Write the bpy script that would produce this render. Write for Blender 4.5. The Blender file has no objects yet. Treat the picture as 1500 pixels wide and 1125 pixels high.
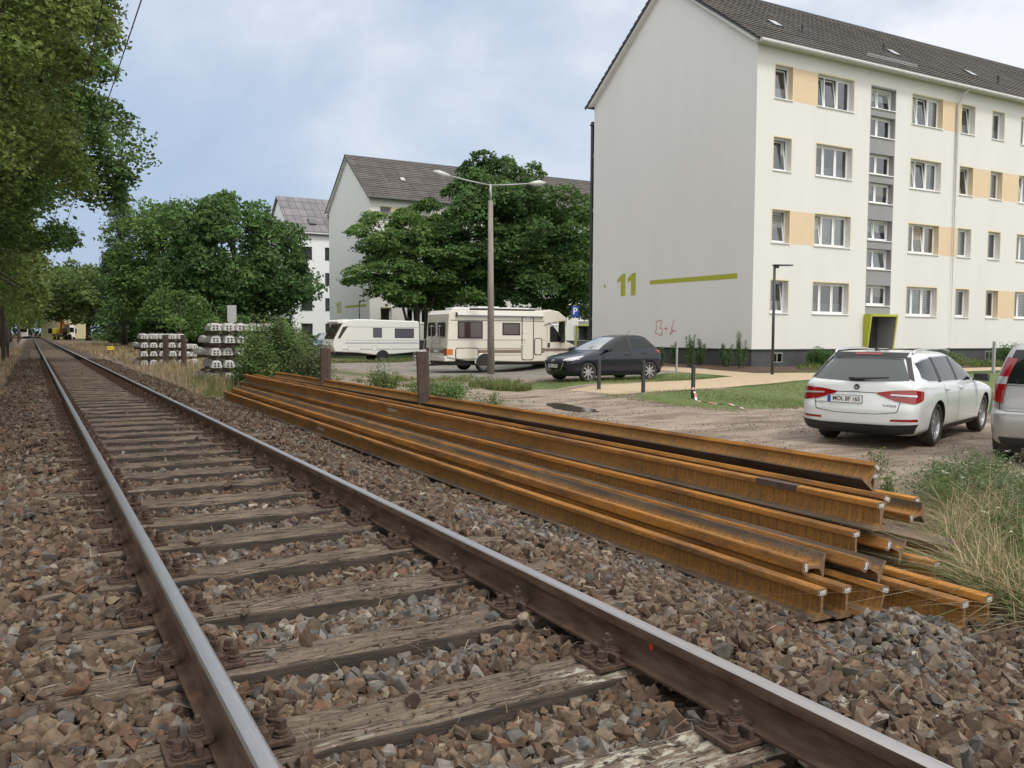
import bpy, bmesh, math, random
import numpy as np
from mathutils import Matrix, Vector
from mathutils.bvhtree import BVHTree
R=math.radians
rng=np.random.default_rng(11); random.seed(5)
sc=bpy.context.scene
COL=sc.collection

# ------------------------------------------------------------------ materials
def mk(name,c1,c2=None,rough=.8,scale=5.,detail=5,bump=0.,bscale=None,stretch=(1,1,1),metal=0.,coat=0.,spec=.5,
       lo=.35,hi=.65,attr=None,c3=None,s3=.7,l3=.62,h3=.72,bdist=.02,trans=0.,rough2=None,sheen=0):
    m=bpy.data.materials.new(name); m.use_nodes=True; nt=m.node_tree; b=nt.nodes['Principled BSDF']
    b.inputs['Roughness'].default_value=rough; b.inputs['Metallic'].default_value=metal
    b.inputs['Specular IOR Level'].default_value=spec; b.inputs['Coat Weight'].default_value=coat
    b.inputs['Coat Roughness'].default_value=.04
    L=nt.links.new
    tc=nt.nodes.new('ShaderNodeTexCoord'); mp=nt.nodes.new('ShaderNodeMapping'); mp.inputs['Scale'].default_value=stretch
    L(tc.outputs['Object'],mp.inputs['Vector'])
    out=None
    if c2 is not None:
        n=nt.nodes.new('ShaderNodeTexNoise'); n.inputs['Scale'].default_value=scale; n.inputs['Detail'].default_value=detail
        n.inputs['Roughness'].default_value=.65
        L(mp.outputs[0],n.inputs['Vector'])
        r=nt.nodes.new('ShaderNodeValToRGB'); r.color_ramp.elements[0].position=lo; r.color_ramp.elements[1].position=hi
        r.color_ramp.elements[0].color=(*c1,1); r.color_ramp.elements[1].color=(*c2,1)
        L(n.outputs['Fac'],r.inputs[0]); out=r.outputs[0]
        if rough2 is not None:
            mr=nt.nodes.new('ShaderNodeMapRange'); mr.inputs[1].default_value=lo; mr.inputs[2].default_value=hi
            mr.inputs[3].default_value=rough; mr.inputs[4].default_value=rough2
            L(n.outputs['Fac'],mr.inputs[0]); L(mr.outputs[0],b.inputs['Roughness'])
        if c3 is not None:
            n3=nt.nodes.new('ShaderNodeTexNoise'); n3.inputs['Scale'].default_value=scale*s3; n3.inputs['Detail'].default_value=8
            n3.inputs['Roughness'].default_value=.7
            L(mp.outputs[0],n3.inputs['Vector'])
            mr=nt.nodes.new('ShaderNodeMapRange'); mr.inputs[1].default_value=l3; mr.inputs[2].default_value=h3
            L(n3.outputs['Fac'],mr.inputs[0])
            mx=nt.nodes.new('ShaderNodeMix'); mx.data_type='RGBA'; mx.inputs[7].default_value=(*c3,1)
            L(mr.outputs[0],mx.inputs[0]); L(out,mx.inputs[6]); out=mx.outputs[2]
    if attr:
        a=nt.nodes.new('ShaderNodeAttribute'); a.attribute_name=attr
        if out is None: out=a.outputs['Color']
        else:
            mx=nt.nodes.new('ShaderNodeMix'); mx.data_type='RGBA'; mx.blend_type='MULTIPLY'; mx.inputs[0].default_value=1
            L(a.outputs['Color'],mx.inputs[6]); L(out,mx.inputs[7]); out=mx.outputs[2]
    if out is None: b.inputs['Base Color'].default_value=(*c1,1)
    else: L(out,b.inputs['Base Color'])
    if bump:
        nb=nt.nodes.new('ShaderNodeTexNoise'); nb.inputs['Scale'].default_value=bscale or scale*4; nb.inputs['Detail'].default_value=6
        nb.inputs['Roughness'].default_value=.7
        L(mp.outputs[0],nb.inputs['Vector'])
        bp=nt.nodes.new('ShaderNodeBump'); bp.inputs['Strength'].default_value=bump; bp.inputs['Distance'].default_value=bdist
        L(nb.outputs['Fac'],bp.inputs['Height']); L(bp.outputs[0],b.inputs['Normal'])
    if trans:
        t=nt.nodes.new('ShaderNodeBsdfTranslucent'); 
        if out is not None: L(out,t.inputs[0])
        else: t.inputs[0].default_value=(*c1,1)
        ms=nt.nodes.new('ShaderNodeMixShader'); ms.inputs[0].default_value=trans
        L(b.outputs[0],ms.inputs[1]); L(t.outputs[0],ms.inputs[2])
        L(ms.outputs[0],nt.nodes['Material Output'].inputs[0])
    return m

def node(nt,t,props={},**ins):
    n=nt.nodes.new(t)
    for k,v in props.items(): setattr(n,k,v)
    for k,v in ins.items():
        key=int(k[1:]) if k[0]=='i' and k[1:].isdigit() else k
        s=n.inputs[key]
        if hasattr(v,'is_output') and v.is_output: nt.links.new(v,s)
        else: s.default_value=v
    return n

def glass_mat(name,tint=(.8,.85,.85),fac=.12,rough=.02):
    m=bpy.data.materials.new(name); m.use_nodes=True; nt=m.node_tree; nt.nodes.clear()
    o=nt.nodes.new('ShaderNodeOutputMaterial'); g_=nt.nodes.new('ShaderNodeBsdfGlossy'); t=nt.nodes.new('ShaderNodeBsdfTransparent')
    g_.inputs['Roughness'].default_value=rough; g_.inputs[0].default_value=(.9,.92,.95,1); t.inputs[0].default_value=(*tint,1)
    f=nt.nodes.new('ShaderNodeFresnel'); f.inputs[0].default_value=1.5
    ad=nt.nodes.new('ShaderNodeMath'); ad.operation='ADD'; ad.use_clamp=True; ad.inputs[1].default_value=fac
    nt.links.new(f.outputs[0],ad.inputs[0])
    x=nt.nodes.new('ShaderNodeMixShader'); nt.links.new(ad.outputs[0],x.inputs[0]); nt.links.new(t.outputs[0],x.inputs[1]); nt.links.new(g_.outputs[0],x.inputs[2])
    nt.links.new(x.outputs[0],o.inputs[0]); return m

MT={}
MT['white_plastic']=mk('white_plastic',(.78,.78,.77),rough=.35)
MT['black_plastic']=mk('black_plastic',(.02,.02,.021),rough=.5)
MT['rubber']=mk('tyre_rubber',(.022,.021,.02),(.05,.045,.04),rough=.85,scale=8)
MT['window_glass']=glass_mat('window_glass')
MT['dark']=mk('dark_interior',(.02,.022,.024),(.05,.05,.05),rough=.9,scale=1.5)
MT['curtain']=mk('curtain_cloth',(.62,.62,.60),(.42,.43,.43),rough=.9,scale=2,stretch=(14,1,1.2))
MT['curtain_warm']=mk('warm_curtain',(.50,.42,.33),(.36,.30,.24),rough=.9,scale=2,stretch=(14,1,1.2)); MT['curtain_grey']=mk('grey_blind',(.36,.37,.38),(.28,.29,.30),rough=.9,scale=2,stretch=(14,1,1.2))
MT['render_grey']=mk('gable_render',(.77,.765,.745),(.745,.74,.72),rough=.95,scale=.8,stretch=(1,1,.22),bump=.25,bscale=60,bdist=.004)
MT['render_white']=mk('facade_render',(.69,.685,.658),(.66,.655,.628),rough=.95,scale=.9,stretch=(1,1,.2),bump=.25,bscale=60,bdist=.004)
MT['render_peach']=mk('peach_render',(.68,.54,.37),(.65,.51,.35),rough=.95,scale=2,bump=.2,bscale=60,bdist=.004)
MT['render_cream']=mk('cream_band',(.70,.62,.42),rough=.95)
MT['render_stair']=mk('grey_render',(.29,.29,.295),(.26,.26,.265),rough=.95,scale=2)
MT['plinth']=mk('plinth_render',(.058,.06,.064),(.075,.077,.08),rough=.9,scale=3,bump=.3,bscale=50,bdist=.004)
MT['lime']=mk('lime_paint',(.42,.44,.05),(.38,.40,.045),rough=.85,scale=6)
MT['pipe']=mk('pale_zinc',(.55,.55,.53),(.45,.45,.44),rough=.5,scale=4)
MT['anthracite']=mk('anthracite_metal',(.035,.037,.04),(.05,.052,.055),rough=.45,scale=6)
MT['galv']=mk('galvanised_steel',(.32,.33,.33),(.42,.43,.43),rough=.5,scale=20,metal=.3)
MT['chrome']=mk('chrome',(.7,.7,.72),rough=.12,metal=1)
MT['concrete_pole']=mk('concrete_pole',(.22,.19,.16),(.30,.27,.235),rough=.9,scale=6,stretch=(1,1,.2),bump=.3,bscale=40)
MT['concrete']=mk('pale_concrete',(.50,.495,.475),(.64,.63,.61),rough=.9,scale=4,bump=.4,bscale=50,c3=(.34,.33,.30),s3=1.3,l3=.58,h3=.7)
MT['sticker']=mk('white_sticker',(.50,.50,.48),(.10,.10,.10),rough=.6,scale=110,lo=.54,hi=.60)
MT['red']=mk('red_lens',(.26,.006,.008),rough=.12,coat=1)
MT['bark']=mk('bark',(.055,.045,.035),(.11,.095,.075),rough=.95,scale=6,stretch=(3,3,.5),bump=.8,bscale=14)
MT['post_steel']=mk('brown_steel',(.045,.032,.026),(.085,.055,.04),rough=.7,scale=12,bump=.3,bscale=60)
MT['timber']=mk('timber',(.12,.09,.065),(.22,.17,.125),rough=.9,scale=8,stretch=(4,4,.6))

# ------------------------------------------------------------------ mesh helpers
class MB:
    def __init__(s): s.v=[]; s.f=[]; s.m=[]; s.M=Matrix.Identity(4); s.mi=0
    def add(s,vs,fs,mi=None):
        o=len(s.v); s.v+= [tuple(s.M@Vector(p)) for p in vs]; s.f+=[tuple(i+o for i in f) for f in fs]
        s.m+=[s.mi if mi is None else mi]*len(fs); return s
    def box(s,x0,x1,y0,y1,z0,z1,mi=None):
        v=[(x0,y0,z0),(x1,y0,z0),(x1,y1,z0),(x0,y1,z0),(x0,y0,z1),(x1,y0,z1),(x1,y1,z1),(x0,y1,z1)]
        return s.add(v,[(0,3,2,1),(4,5,6,7),(0,1,5,4),(1,2,6,5),(2,3,7,6),(3,0,4,7)],mi)
    def prism(s,poly,a0,a1,axis='y',mi=None,cap=True):
        n=len(poly); v=[]
        for a in (a0,a1):
            for p in poly:
                v.append({'y':(p[0],a,p[1]),'x':(a,p[0],p[1]),'z':(p[0],p[1],a)}[axis])
        f=[(i,(i+1)%n,n+(i+1)%n,n+i) for i in range(n)]
        if cap: f+=[tuple(range(n))[::-1],tuple(range(n,2*n))]
        return s.add(v,f,mi)
    def tube(s,pts,rad,n=8,mi=None,cap=True):
        pts=[Vector(p) for p in pts]; rad=rad if hasattr(rad,'__len__') else [rad]*len(pts)
        v=[];f=[]
        up=Vector((0,0,1)); d0=(pts[1]-pts[0]).normalized()
        if abs(d0.z)>.9: up=Vector((1,0,0))
        for i,p in enumerate(pts):
            d=(pts[min(i+1,len(pts)-1)]-pts[max(i-1,0)]).normalized()
            a=d.cross(up).normalized(); b=a.cross(d)
            for k in range(n):
                t=2*math.pi*k/n; v.append(tuple(p+(a*math.cos(t)+b*math.sin(t))*rad[i]))
        for i in range(len(pts)-1):
            for k in range(n):
                f.append((i*n+k,i*n+(k+1)%n,(i+1)*n+(k+1)%n,(i+1)*n+k))
        if cap: f+=[tuple(range(n))[::-1],tuple(range((len(pts)-1)*n,len(pts)*n))]
        return s.add(v,f,mi)
    def cyl(s,p0,p1,r0,r1=None,n=12,mi=None): return s.tube([p0,p1],[r0,r0 if r1 is None else r1],n,mi)
    def lathe(s,prof,n=24,mi=None,axis='z'):
        v=[];f=[];m=len(prof)
        for k in range(n):
            t=2*math.pi*k/n
            for r,h in prof:
                x,y=r*math.cos(t),r*math.sin(t)
                v.append({'z':(x,y,h),'y':(x,h,y),'x':(h,x,y)}[axis])
        for k in range(n):
            for j in range(m-1):
                a=k*m+j; b=((k+1)%n)*m+j; f.append((a,b,b+1,a+1))
        return s.add(v,f,mi)
    def grid(s,P,mi=None):
        P=np.asarray(P); a,b=P.shape[:2]; v=[tuple(p) for p in P.reshape(-1,3)]
        f=[(i*b+j,i*b+j+1,(i+1)*b+j+1,(i+1)*b+j) for i in range(a-1) for j in range(b-1)]
        return s.add(v,f,mi)
    def build(s,name,mats,parent=None,smooth=False,bevel=0,seg=2,loc=None,label=None,angle=35):
        me=bpy.data.meshes.new(name); me.from_pydata(s.v,[],s.f)
        mats=mats if isinstance(mats,(list,tuple)) else [mats]
        for m in mats: me.materials.append(MT[m] if isinstance(m,str) else m)
        if len(mats)>1: me.polygons.foreach_set('material_index',s.m)
        if smooth: me.polygons.foreach_set('use_smooth',[True]*len(me.polygons))
        me.update()
        o=bpy.data.objects.new(name,me); COL.objects.link(o)
        if smooth=='auto': me.set_sharp_from_angle(angle=R(angle))
        if parent is not None: o.parent=parent
        if loc is not None: o.location=loc
        if bevel:
            b=o.modifiers.new('bevel','BEVEL'); b.width=bevel; b.segments=seg; b.limit_method='ANGLE'; b.angle_limit=R(40)
        if label: o['label']=label
        return o
def fast(name,V,F,mat,cols=None,smooth=False,parent=None):
    """numpy mesh; F is (n,3) or (n,4); cols per vertex"""
    me=bpy.data.meshes.new(name); V=np.ascontiguousarray(V,np.float32); F=np.ascontiguousarray(F,np.int32); k=F.shape[1]
    me.vertices.add(len(V)); me.vertices.foreach_set('co',V.ravel())
    me.loops.add(F.size); me.loops.foreach_set('vertex_index',F.ravel())
    me.polygons.add(len(F)); me.polygons.foreach_set('loop_start',np.arange(0,F.size,k,dtype=np.int32))
    me.polygons.foreach_set('loop_total',np.full(len(F),k,np.int32))
    me.polygons.foreach_set('use_smooth',np.full(len(F),bool(smooth)))
    me.update(calc_edges=True)
    if cols is not None:
        a=me.color_attributes.new('col','FLOAT_COLOR','POINT'); c=np.ones((len(V),4),np.float32); c[:,:3]=cols
        a.data.foreach_set('color',c.ravel())
    me.materials.append(MT[mat] if isinstance(mat,str) else mat)
    o=bpy.data.objects.new(name,me); COL.objects.link(o)
    if parent is not None: o.parent=parent
    return o
def thing(name,label,cat,loc=(0,0,0),rz=0,group=None):
    o=bpy.data.objects.new(name,None); COL.objects.link(o); o.location=loc; o.rotation_euler=(0,0,rz)
    o.empty_display_size=.2
    o['label']=label; o['category']=cat
    if group: o['group']=group
    return o
def tag(o,label=None,cat=None,group=None,kind=None):
    for k,v in (('label',label),('category',cat),('group',group),('kind',kind)):
        if v: o[k]=v
    return o
def dup(o,parent=None):
    c=o.copy(); COL.objects.link(c); c.parent=parent
    for ch in list(o.children): dup(ch,c)
    return c
def sm(x,a,b):
    t=np.clip((x-a)/(b-a),0,1); return t*t*(3-2*t)
def g(x,y):
    x=np.asarray(x,float); y=np.asarray(y,float)
    lot=-.6+.3*sm(y,45,90)*(1-sm(x,10,16))
    pile=-.43+.08*sm(y,6,20)+.13*sm(y,21,25)
    r=-.245+(pile+.245)*sm(x,1.45,2.15)
    r=r+(lot-r)*sm(x,4.6,7.5)
    r=r+.22*sm(y,17,22)*(1-sm(y,26.5,31))*sm(x,11.5,14)
    r=r+(-.12-r)*sm(x,17.5,23)*(1-sm(y,45,60))
    l=-.245-.12*sm(-x,1.5,3.2)
    return np.where(x>0,r,l)
def gz(x,y): return float(g(x,y))
def vnoise(x,y,s,seed=0):
    """cheap smooth value noise, numpy"""
    x=np.asarray(x,float)*s; y=np.asarray(y,float)*s
    xi=np.floor(x).astype(int); yi=np.floor(y).astype(int); u=x-xi; v=y-yi; u=u*u*(3-2*u); v=v*v*(3-2*v)
    def h(a,b):
        n=(a*374761393+b*668265263+seed*974711)&0x7fffffff; n=((n^(n>>13))*1274126177)&0x7fffffff
        return (n&0xffff)/65535.
    return (h(xi,yi)*(1-u)+h(xi+1,yi)*u)*(1-v)+(h(xi,yi+1)*(1-u)+h(xi+1,yi+1)*u)*v
# ------------------------------------------------------------------ camera, sky, sun
cam=bpy.data.cameras.new('camera'); co=bpy.data.objects.new('camera',cam); COL.objects.link(co)
cam.lens=36*1268/1500; cam.sensor_width=36; cam.clip_end=3000; cam.clip_start=.05
RM=[[0.87405582424127,0.022962895138416286,-0.48528251725853083],[-0.48579612107179976,0.05229533314653935,-0.8725063477606828],[0.005342739138994971,0.9983676194558568,0.05686432590419138]]
co.matrix_world=Matrix.Translation((-1.2535,0,1.092))@Matrix(RM).to_4x4()
sc.camera=co
sc.view_settings.view_transform='Standard'; sc.view_settings.look='None'; sc.view_settings.gamma=1
sc.view_settings.exposure=EXPOSURE if 'EXPOSURE' in globals() else .46
SUN_EL,SUN_AZ=54,166     # azimuth clockwise from +Y, direction the light comes from
w=bpy.data.worlds.new('World'); sc.world=w; w.use_nodes=True; nt=w.node_tree; nt.nodes.clear()
sky=node(nt,'ShaderNodeTexSky',dict(sky_type='NISHITA',sun_disc=False,sun_elevation=R(SUN_EL),sun_rotation=R(SUN_AZ),air_density=1.2,dust_density=2.5))
bg1=node(nt,'ShaderNodeBackground',Color=sky.outputs[0],Strength=.1)
tc=nt.nodes.new('ShaderNodeTexCoord')
mp=node(nt,'ShaderNodeMapping',Vector=tc.outputs['Generated'],Scale=(1.,1.,1.9))
n1=node(nt,'ShaderNodeTexNoise',Vector=mp.outputs[0],Scale=2.1,Detail=7.,Roughness=.55,Distortion=.35)
n2=node(nt,'ShaderNodeTexNoise',Vector=mp.outputs[0],Scale=5.5,Detail=6.,Roughness=.5,Distortion=.2)
# whiter towards the east (+X), bluer and darker in the north west
sp=node(nt,'ShaderNodeSeparateXYZ',Vector=tc.outputs['Generated'])
gx=node(nt,'ShaderNodeMapRange',i0=sp.outputs[0],i1=-.1,i2=.75,i3=-.12,i4=.34)
gzz=node(nt,'ShaderNodeMapRange',i0=sp.outputs[2],i1=0.,i2=.5,i3=-.14,i4=.1)
a1=node(nt,'ShaderNodeMath',dict(operation='ADD'),i0=n1.outputs[0],i1=gx.outputs[0])
a2=node(nt,'ShaderNodeMath',dict(operation='ADD'),i0=a1.outputs[0],i1=gzz.outputs[0])
a3=node(nt,'ShaderNodeMath',dict(operation='MULTIPLY_ADD'),i0=n2.outputs[0],i1=.42,i2=a2.outputs[0])
cr=node(nt,'ShaderNodeValToRGB',i0=a3.outputs[0]); e=cr.color_ramp.elements
e[0].position=.56; e[0].color=(.33,.415,.56,1); e[1].position=1.06; e[1].color=(.74,.745,.79,1)
x=e.new(.74); x.color=(.41,.485,.605,1); x=e.new(.88); x.color=(.53,.585,.665,1)
dt=node(nt,'ShaderNodeVectorMath',dict(operation='DOT_PRODUCT'),i0=tc.outputs['Generated'],i1=(-.49,-.87,.25))
d1=node(nt,'ShaderNodeMapRange',i0=dt.outputs['Value'],i1=-.35,i2=.45,i3=0.,i4=1.)
d2=node(nt,'ShaderNodeMapRange',i0=sp.outputs[2],i1=.48,i2=.8,i3=0.,i4=1.)
dm=node(nt,'ShaderNodeMath',dict(operation='MAXIMUM'),i0=d1.outputs[0],i1=d2.outputs[0])
dc=node(nt,'ShaderNodeMix',dict(data_type='RGBA'),i0=dm.outputs[0],i6=cr.outputs[0],i7=(1.12,1.11,1.09,1.))
bg2=node(nt,'ShaderNodeBackground',Color=dc.outputs[2],Strength=1.)
mx=node(nt,'ShaderNodeMixShader',i0=.86,i1=bg1.outputs[0],i2=bg2.outputs[0])
wo=nt.nodes.new('ShaderNodeOutputWorld'); nt.links.new(mx.outputs[0],wo.inputs[0])
sl=bpy.data.lights.new('sun','SUN'); sl.energy=1.35; sl.angle=R(14); sl.color=(1,.95,.88)
so=bpy.data.objects.new('sun',sl); COL.objects.link(so)
dv=Vector((math.sin(R(SUN_AZ))*math.cos(R(SUN_EL)),math.cos(R(SUN_AZ))*math.cos(R(SUN_EL)),math.sin(R(SUN_EL))))
so.rotation_euler=dv.to_track_quat('Z','Y').to_euler(); so.location=(0,0,40)

# ------------------------------------------------------------------ terrain
def axis(segs):
    out=[]
    for a,b,st in segs: out+=list(np.arange(a,b,st))
    return np.array(out+[segs[-1][1]])
gx_=axis([(-700,-60,80),(-60,-12,6),(-12,-3,1),(-3,8,.16),(8,12,.2),(12,24,.4),(24,60,3),(60,700,80)])
gy_=axis([(-60,-5,5),(-5,0,1),(0,30,.22),(30,70,1),(70,130,4),(130,900,70)])
X,Y=np.meshgrid(gx_,gy_)
Z=g(X,Y)-.012
lotm=sm(X,5.2,7.4)*(1-sm(Y,90,110))
Z=Z+lotm*(.03*(vnoise(X,Y,.6,3)-.5)+.02*(vnoise(X,Y,2.2,4)-.5))*(1-sm(X,11,12.4))
Z=Z-.075*(np.exp(-(((X-9.95+(Y-17.2)*-.25)/.42)**2+((Y-17.2)/1.15)**2)))-.06*np.exp(-(((X-9.8)/.5)**2+((Y-19.7)/.6)**2))
Z=Z+.016*(vnoise(X,Y,3.1,44)-.5)*lotm*(1-sm(X,11,12.4))
V=np.stack([X,Y,Z],-1).reshape(-1,3); b=len(gx_)
I,J=np.meshgrid(np.arange(len(gy_)-1),np.arange(b-1),indexing='ij'); k=(I*b+J).ravel()
F=np.stack([k,k+1,k+b+1,k+b],1)
nz=vnoise(X,Y,.35,7)*.6+vnoise(X,Y,1.3,8)*.4
dry=np.maximum(sm(-X,2.2,3.4),sm(X,1.9,2.6)*(1-sm(X,5.0,7.2)))       # verge soil with dry grass
dry=np.maximum(dry,sm(Y,46,60)*sm(X,1.6,2.2))
gr=sm(nz,.5,.75)*sm(Y,26,40)*sm(X,3,6)*(1-sm(X,11,13)); gr=np.maximum(gr,sm(X,16.5,18)); gr=np.maximum(gr,sm(Y,57,60)*sm(X,10,12))
gr=np.maximum(gr,.0*X)
tr=(1-sm(np.abs(X),1.6,2.4))
cols=np.stack([dry,gr,tr],-1).reshape(-1,3)
m=bpy.data.materials.new('ground_soil'); m.use_nodes=True; nt=m.node_tree; b_=nt.nodes['Principled BSDF']; b_.inputs['Roughness'].default_value=.95; b_.inputs['Specular IOR Level'].default_value=.2
tc=nt.nodes.new('ShaderNodeTexCoord'); O=tc.outputs['Object']
att=node(nt,'ShaderNodeAttribute',dict(attribute_name='col')); sp=node(nt,'ShaderNodeSeparateColor',Color=att.outputs['Color'])
def ramp(nt,f,stops):
    r=node(nt,'ShaderNodeValToRGB',i0=f); e=r.color_ramp.elements
    while len(e)<len(stops): e.new(.5)
    for i,(p,c) in enumerate(stops): e[i].position=p; e[i].color=(*c,1)
    return r.outputs[0]
def mixc(nt,f,a,b,mode='MIX'):
    n=node(nt,'ShaderNodeMix',dict(data_type='RGBA',blend_type=mode),i0=f,i6=a,i7=b); return n.outputs[2]
mpd=node(nt,'ShaderNodeMapping',Vector=O,Rotation=(0,0,R(-14)),Scale=(.42,1.9,1))
na=node(nt,'ShaderNodeTexNoise',Vector=mpd.outputs[0],Scale=1.2,Detail=9.,Roughness=.68,Distortion=.6)
nb=node(nt,'ShaderNodeTexNoise',Vector=O,Scale=7.,Detail=8.,Roughness=.7)
nc=node(nt,'ShaderNodeTexNoise',Vector=O,Scale=.5,Detail=6.,Roughness=.6)
dirt=ramp(nt,na.outputs[0],[(.26,(.12,.09,.07)),(.40,(.225,.175,.135)),(.52,(.35,.285,.23)),(.70,(.46,.385,.315))])
nf=node(nt,'ShaderNodeTexNoise',Vector=O,Scale=45.,Detail=5.,Roughness=.7)
dirt=mixc(nt,.5,dirt,ramp(nt,nb.outputs[0],[(.3,(.5,.5,.5)),(.7,(1.15,1.13,1.1))]),'MULTIPLY')
dirt=mixc(nt,.6,dirt,ramp(nt,nf.outputs[0],[(.34,(.45,.43,.42)),(.5,(1,1,1)),(.68,(1.35,1.33,1.3))]),'MULTIPLY')
dirt2=ramp(nt,nb.outputs[0],[(.3,(.075,.055,.038)),(.55,(.17,.13,.085)),(.7,(.26,.21,.14))])
grass=ramp(nt,nb.outputs[0],[(.3,(.035,.055,.018)),(.6,(.08,.12,.035)),(.8,(.16,.17,.07))])
trk=ramp(nt,nb.outputs[0],[(.3,(.04,.031,.025)),(.5,(.085,.066,.05)),(.72,(.15,.125,.10))])
wet=node(nt,'ShaderNodeMapRange',i0=nc.outputs[0],i1=.5,i2=.62,i3=0.,i4=.55)
dirt=mixc(nt,wet.outputs[0],dirt,(.13,.10,.078,1))
c=mixc(nt,sp.outputs[0],dirt,dirt2); c=mixc(nt,sp.outputs[1],c,grass); c=mixc(nt,sp.outputs[2],c,trk)
nt.links.new(c,b_.inputs['Base Color'])
ad=node(nt,'ShaderNodeMath',dict(operation='ADD'),i0=na.outputs[0],i1=nb.outputs[0])
bp=node(nt,'ShaderNodeBump',Strength=.8,Distance=.05,Height=ad.outputs[0]); nt.links.new(bp.outputs[0],b_.inputs['Normal'])
MT['ground']=m
tag(fast('ground',V,F,'ground',cols,smooth=True),kind='structure')

def strip(name,A,B,mat,off,n=24,m_=8,jag=0.,kind='structure',hf=None,seed=1):
    """sheet between two polylines A and B draped on the terrain"""
    def res(P,n):
        P=np.array(P,float); d=np.r_[0,np.cumsum(np.hypot(*(P[1:]-P[:-1]).T))]; t=np.linspace(0,d[-1],n)
        return np.stack([np.interp(t,d,P[:,0]),np.interp(t,d,P[:,1])],1)
    a=res(A,n); b=res(B,n); t=np.linspace(0,1,m_)[:,None,None]
    P=a[None]*(1-t)+b[None]*t
    if jag:
        ed=np.zeros(P.shape[:2]); ed[0]=1; ed[-1]=1; ed[:,0]=1; ed[:,-1]=1
        P[...,0]+=jag*ed*(vnoise(P[...,0],P[...,1],3.1,seed)-.5)*2; P[...,1]+=jag*ed*(vnoise(P[...,0],P[...,1],3.7,seed+1)-.5)*2
    z=g(P[...,0],P[...,1])+off if hf is None else hf
    if hf is None: z[0]-=off+.04; z[-1]-=off+.04; z[1:-1,0]-=off+.04; z[1:-1,-1]-=off+.04
    Q=np.dstack([P,z if hf is None else np.full(P.shape[:2],hf)])
    mb=MB(); mb.grid(Q); o=mb.build(name,mat,smooth=True); 
    if mb.f:
        me=o.data
        if me.polygons[0].normal.z<0: me.flip_normals()
    return tag(o,kind=kind)
MT['sandpath']=mk('sandy_paving',(.42,.325,.21),(.48,.375,.25),rough=.95,scale=3,bump=.3,bscale=80,c3=(.40,.32,.22),s3=.5)
MT['lawn']=mk('lawn_turf',(.10,.145,.042),(.18,.235,.075),rough=.95,scale=5,bump=1,bscale=60,bdist=.04,c3=(.24,.22,.11),s3=.6,l3=.52,h3=.75)
MT['asphalt']=mk('pale_asphalt',(.17,.155,.135),(.25,.23,.20),rough=.95,scale=1.2,bump=.4,bscale=90)
MT['mulch']=mk('bark_mulch',(.05,.028,.018),(.15,.085,.055),rough=.95,scale=22,bump=1,bscale=40,bdist=.05)
MT['mud']=mk('wet_mud',(.07,.055,.042),(.12,.095,.072),rough=.5,scale=4,bump=.5,bscale=20)
MT['puddle']=mk('puddle_water',(.13,.11,.09),(.09,.075,.06),rough=.03,scale=2,spec=.6,bump=.03,bscale=6)
# parking surface under the camper, black car and caravan
strip('parking_area',[(11.8,25.6),(12.6,30),(12.2,38),(12.0,47),(12.4,49.)],[(24,24.6),(23.0,30),(23,40),(23,47),(23.2,49.)],'asphalt',.004,40,30,.25)
strip('sandy_path',[(12.46,21.65),(13.34,21.53),(14.32,21.66),(16.44,22.14),(18.2,22.6),(20.0,22.6),(20.4,23.0)],[(12.79,19.28),(13.58,19.24),(15.89,19.53),(18.44,19.9),(20.2,19.55),(22.85,18.2),(24.2,17.6)],'sandpath',.012,50,8)
strip('gable_path',[(19.7,22.2),(19.9,26.0),(20.3,31),(20.3,40)],[(20.9,21.0),(21.5,26.0),(21.8,31),(21.9,40)],'sandpath',.016,40,6)
strip('front_path',[(20.0,20.3),(22,20.9),(30,21.2),(60,21.2)],[(21.6,18.9),(24,18.9),(30,19.2),(60,19.2)],'sandpath',.02,40,6)
strip('lawn',[(11.7,23.6),(12.3,21.95),(14.3,21.75),(16.4,22.22),(18.2,22.7),(19.65,22.7)],[(12.6,24.6),(13.4,23.9),(15.0,23.85),(16.5,24.0),(18.,24.0),(19.8,25.6)],'lawn',.008,50,10,.12)
strip('lawn',[(12.9,19.2),(13.58,19.2),(15.89,19.48),(18.44,19.85),(20.2,19.5),(21.85,18.5),(24.2,17.5),(50,18.9)],[(12.8,17.3),(12.8,16.3),(13.0,14.9),(15.6,14.6),(18,14.4),(20,13.6),(26,12),(50,10)],'lawn',.010,70,26,.25)
strip('planting_bed',[(21.75,31),(21.4,26.0),(20.9,22.3),(22.6,21.3),(25,21.3),(60,21.3)],[(23.2,31),(23.2,26.0),(23.2,24.85),(24,24.85),(30,24.85),(60,24.85)],'mulch',.024,60,14)
def puddle(cx_,cy_,a,b,z,rot):
    mb=MB(); n=40; P=[]
    for k in range(n):
        t=2*math.pi*k/n; u,v=a*math.cos(t),b*math.sin(t); P.append((cx_+u*math.cos(rot)-v*math.sin(rot),cy_+u*math.sin(rot)+v*math.cos(rot),z))
    mb.add(P,[tuple(range(n))]); tag(mb.build('puddle','puddle'),kind='structure')
puddle(9.95,17.2,.70,1.7,-.645,-.25); puddle(9.8,19.7,.6,.75,-.650,0)
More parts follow.
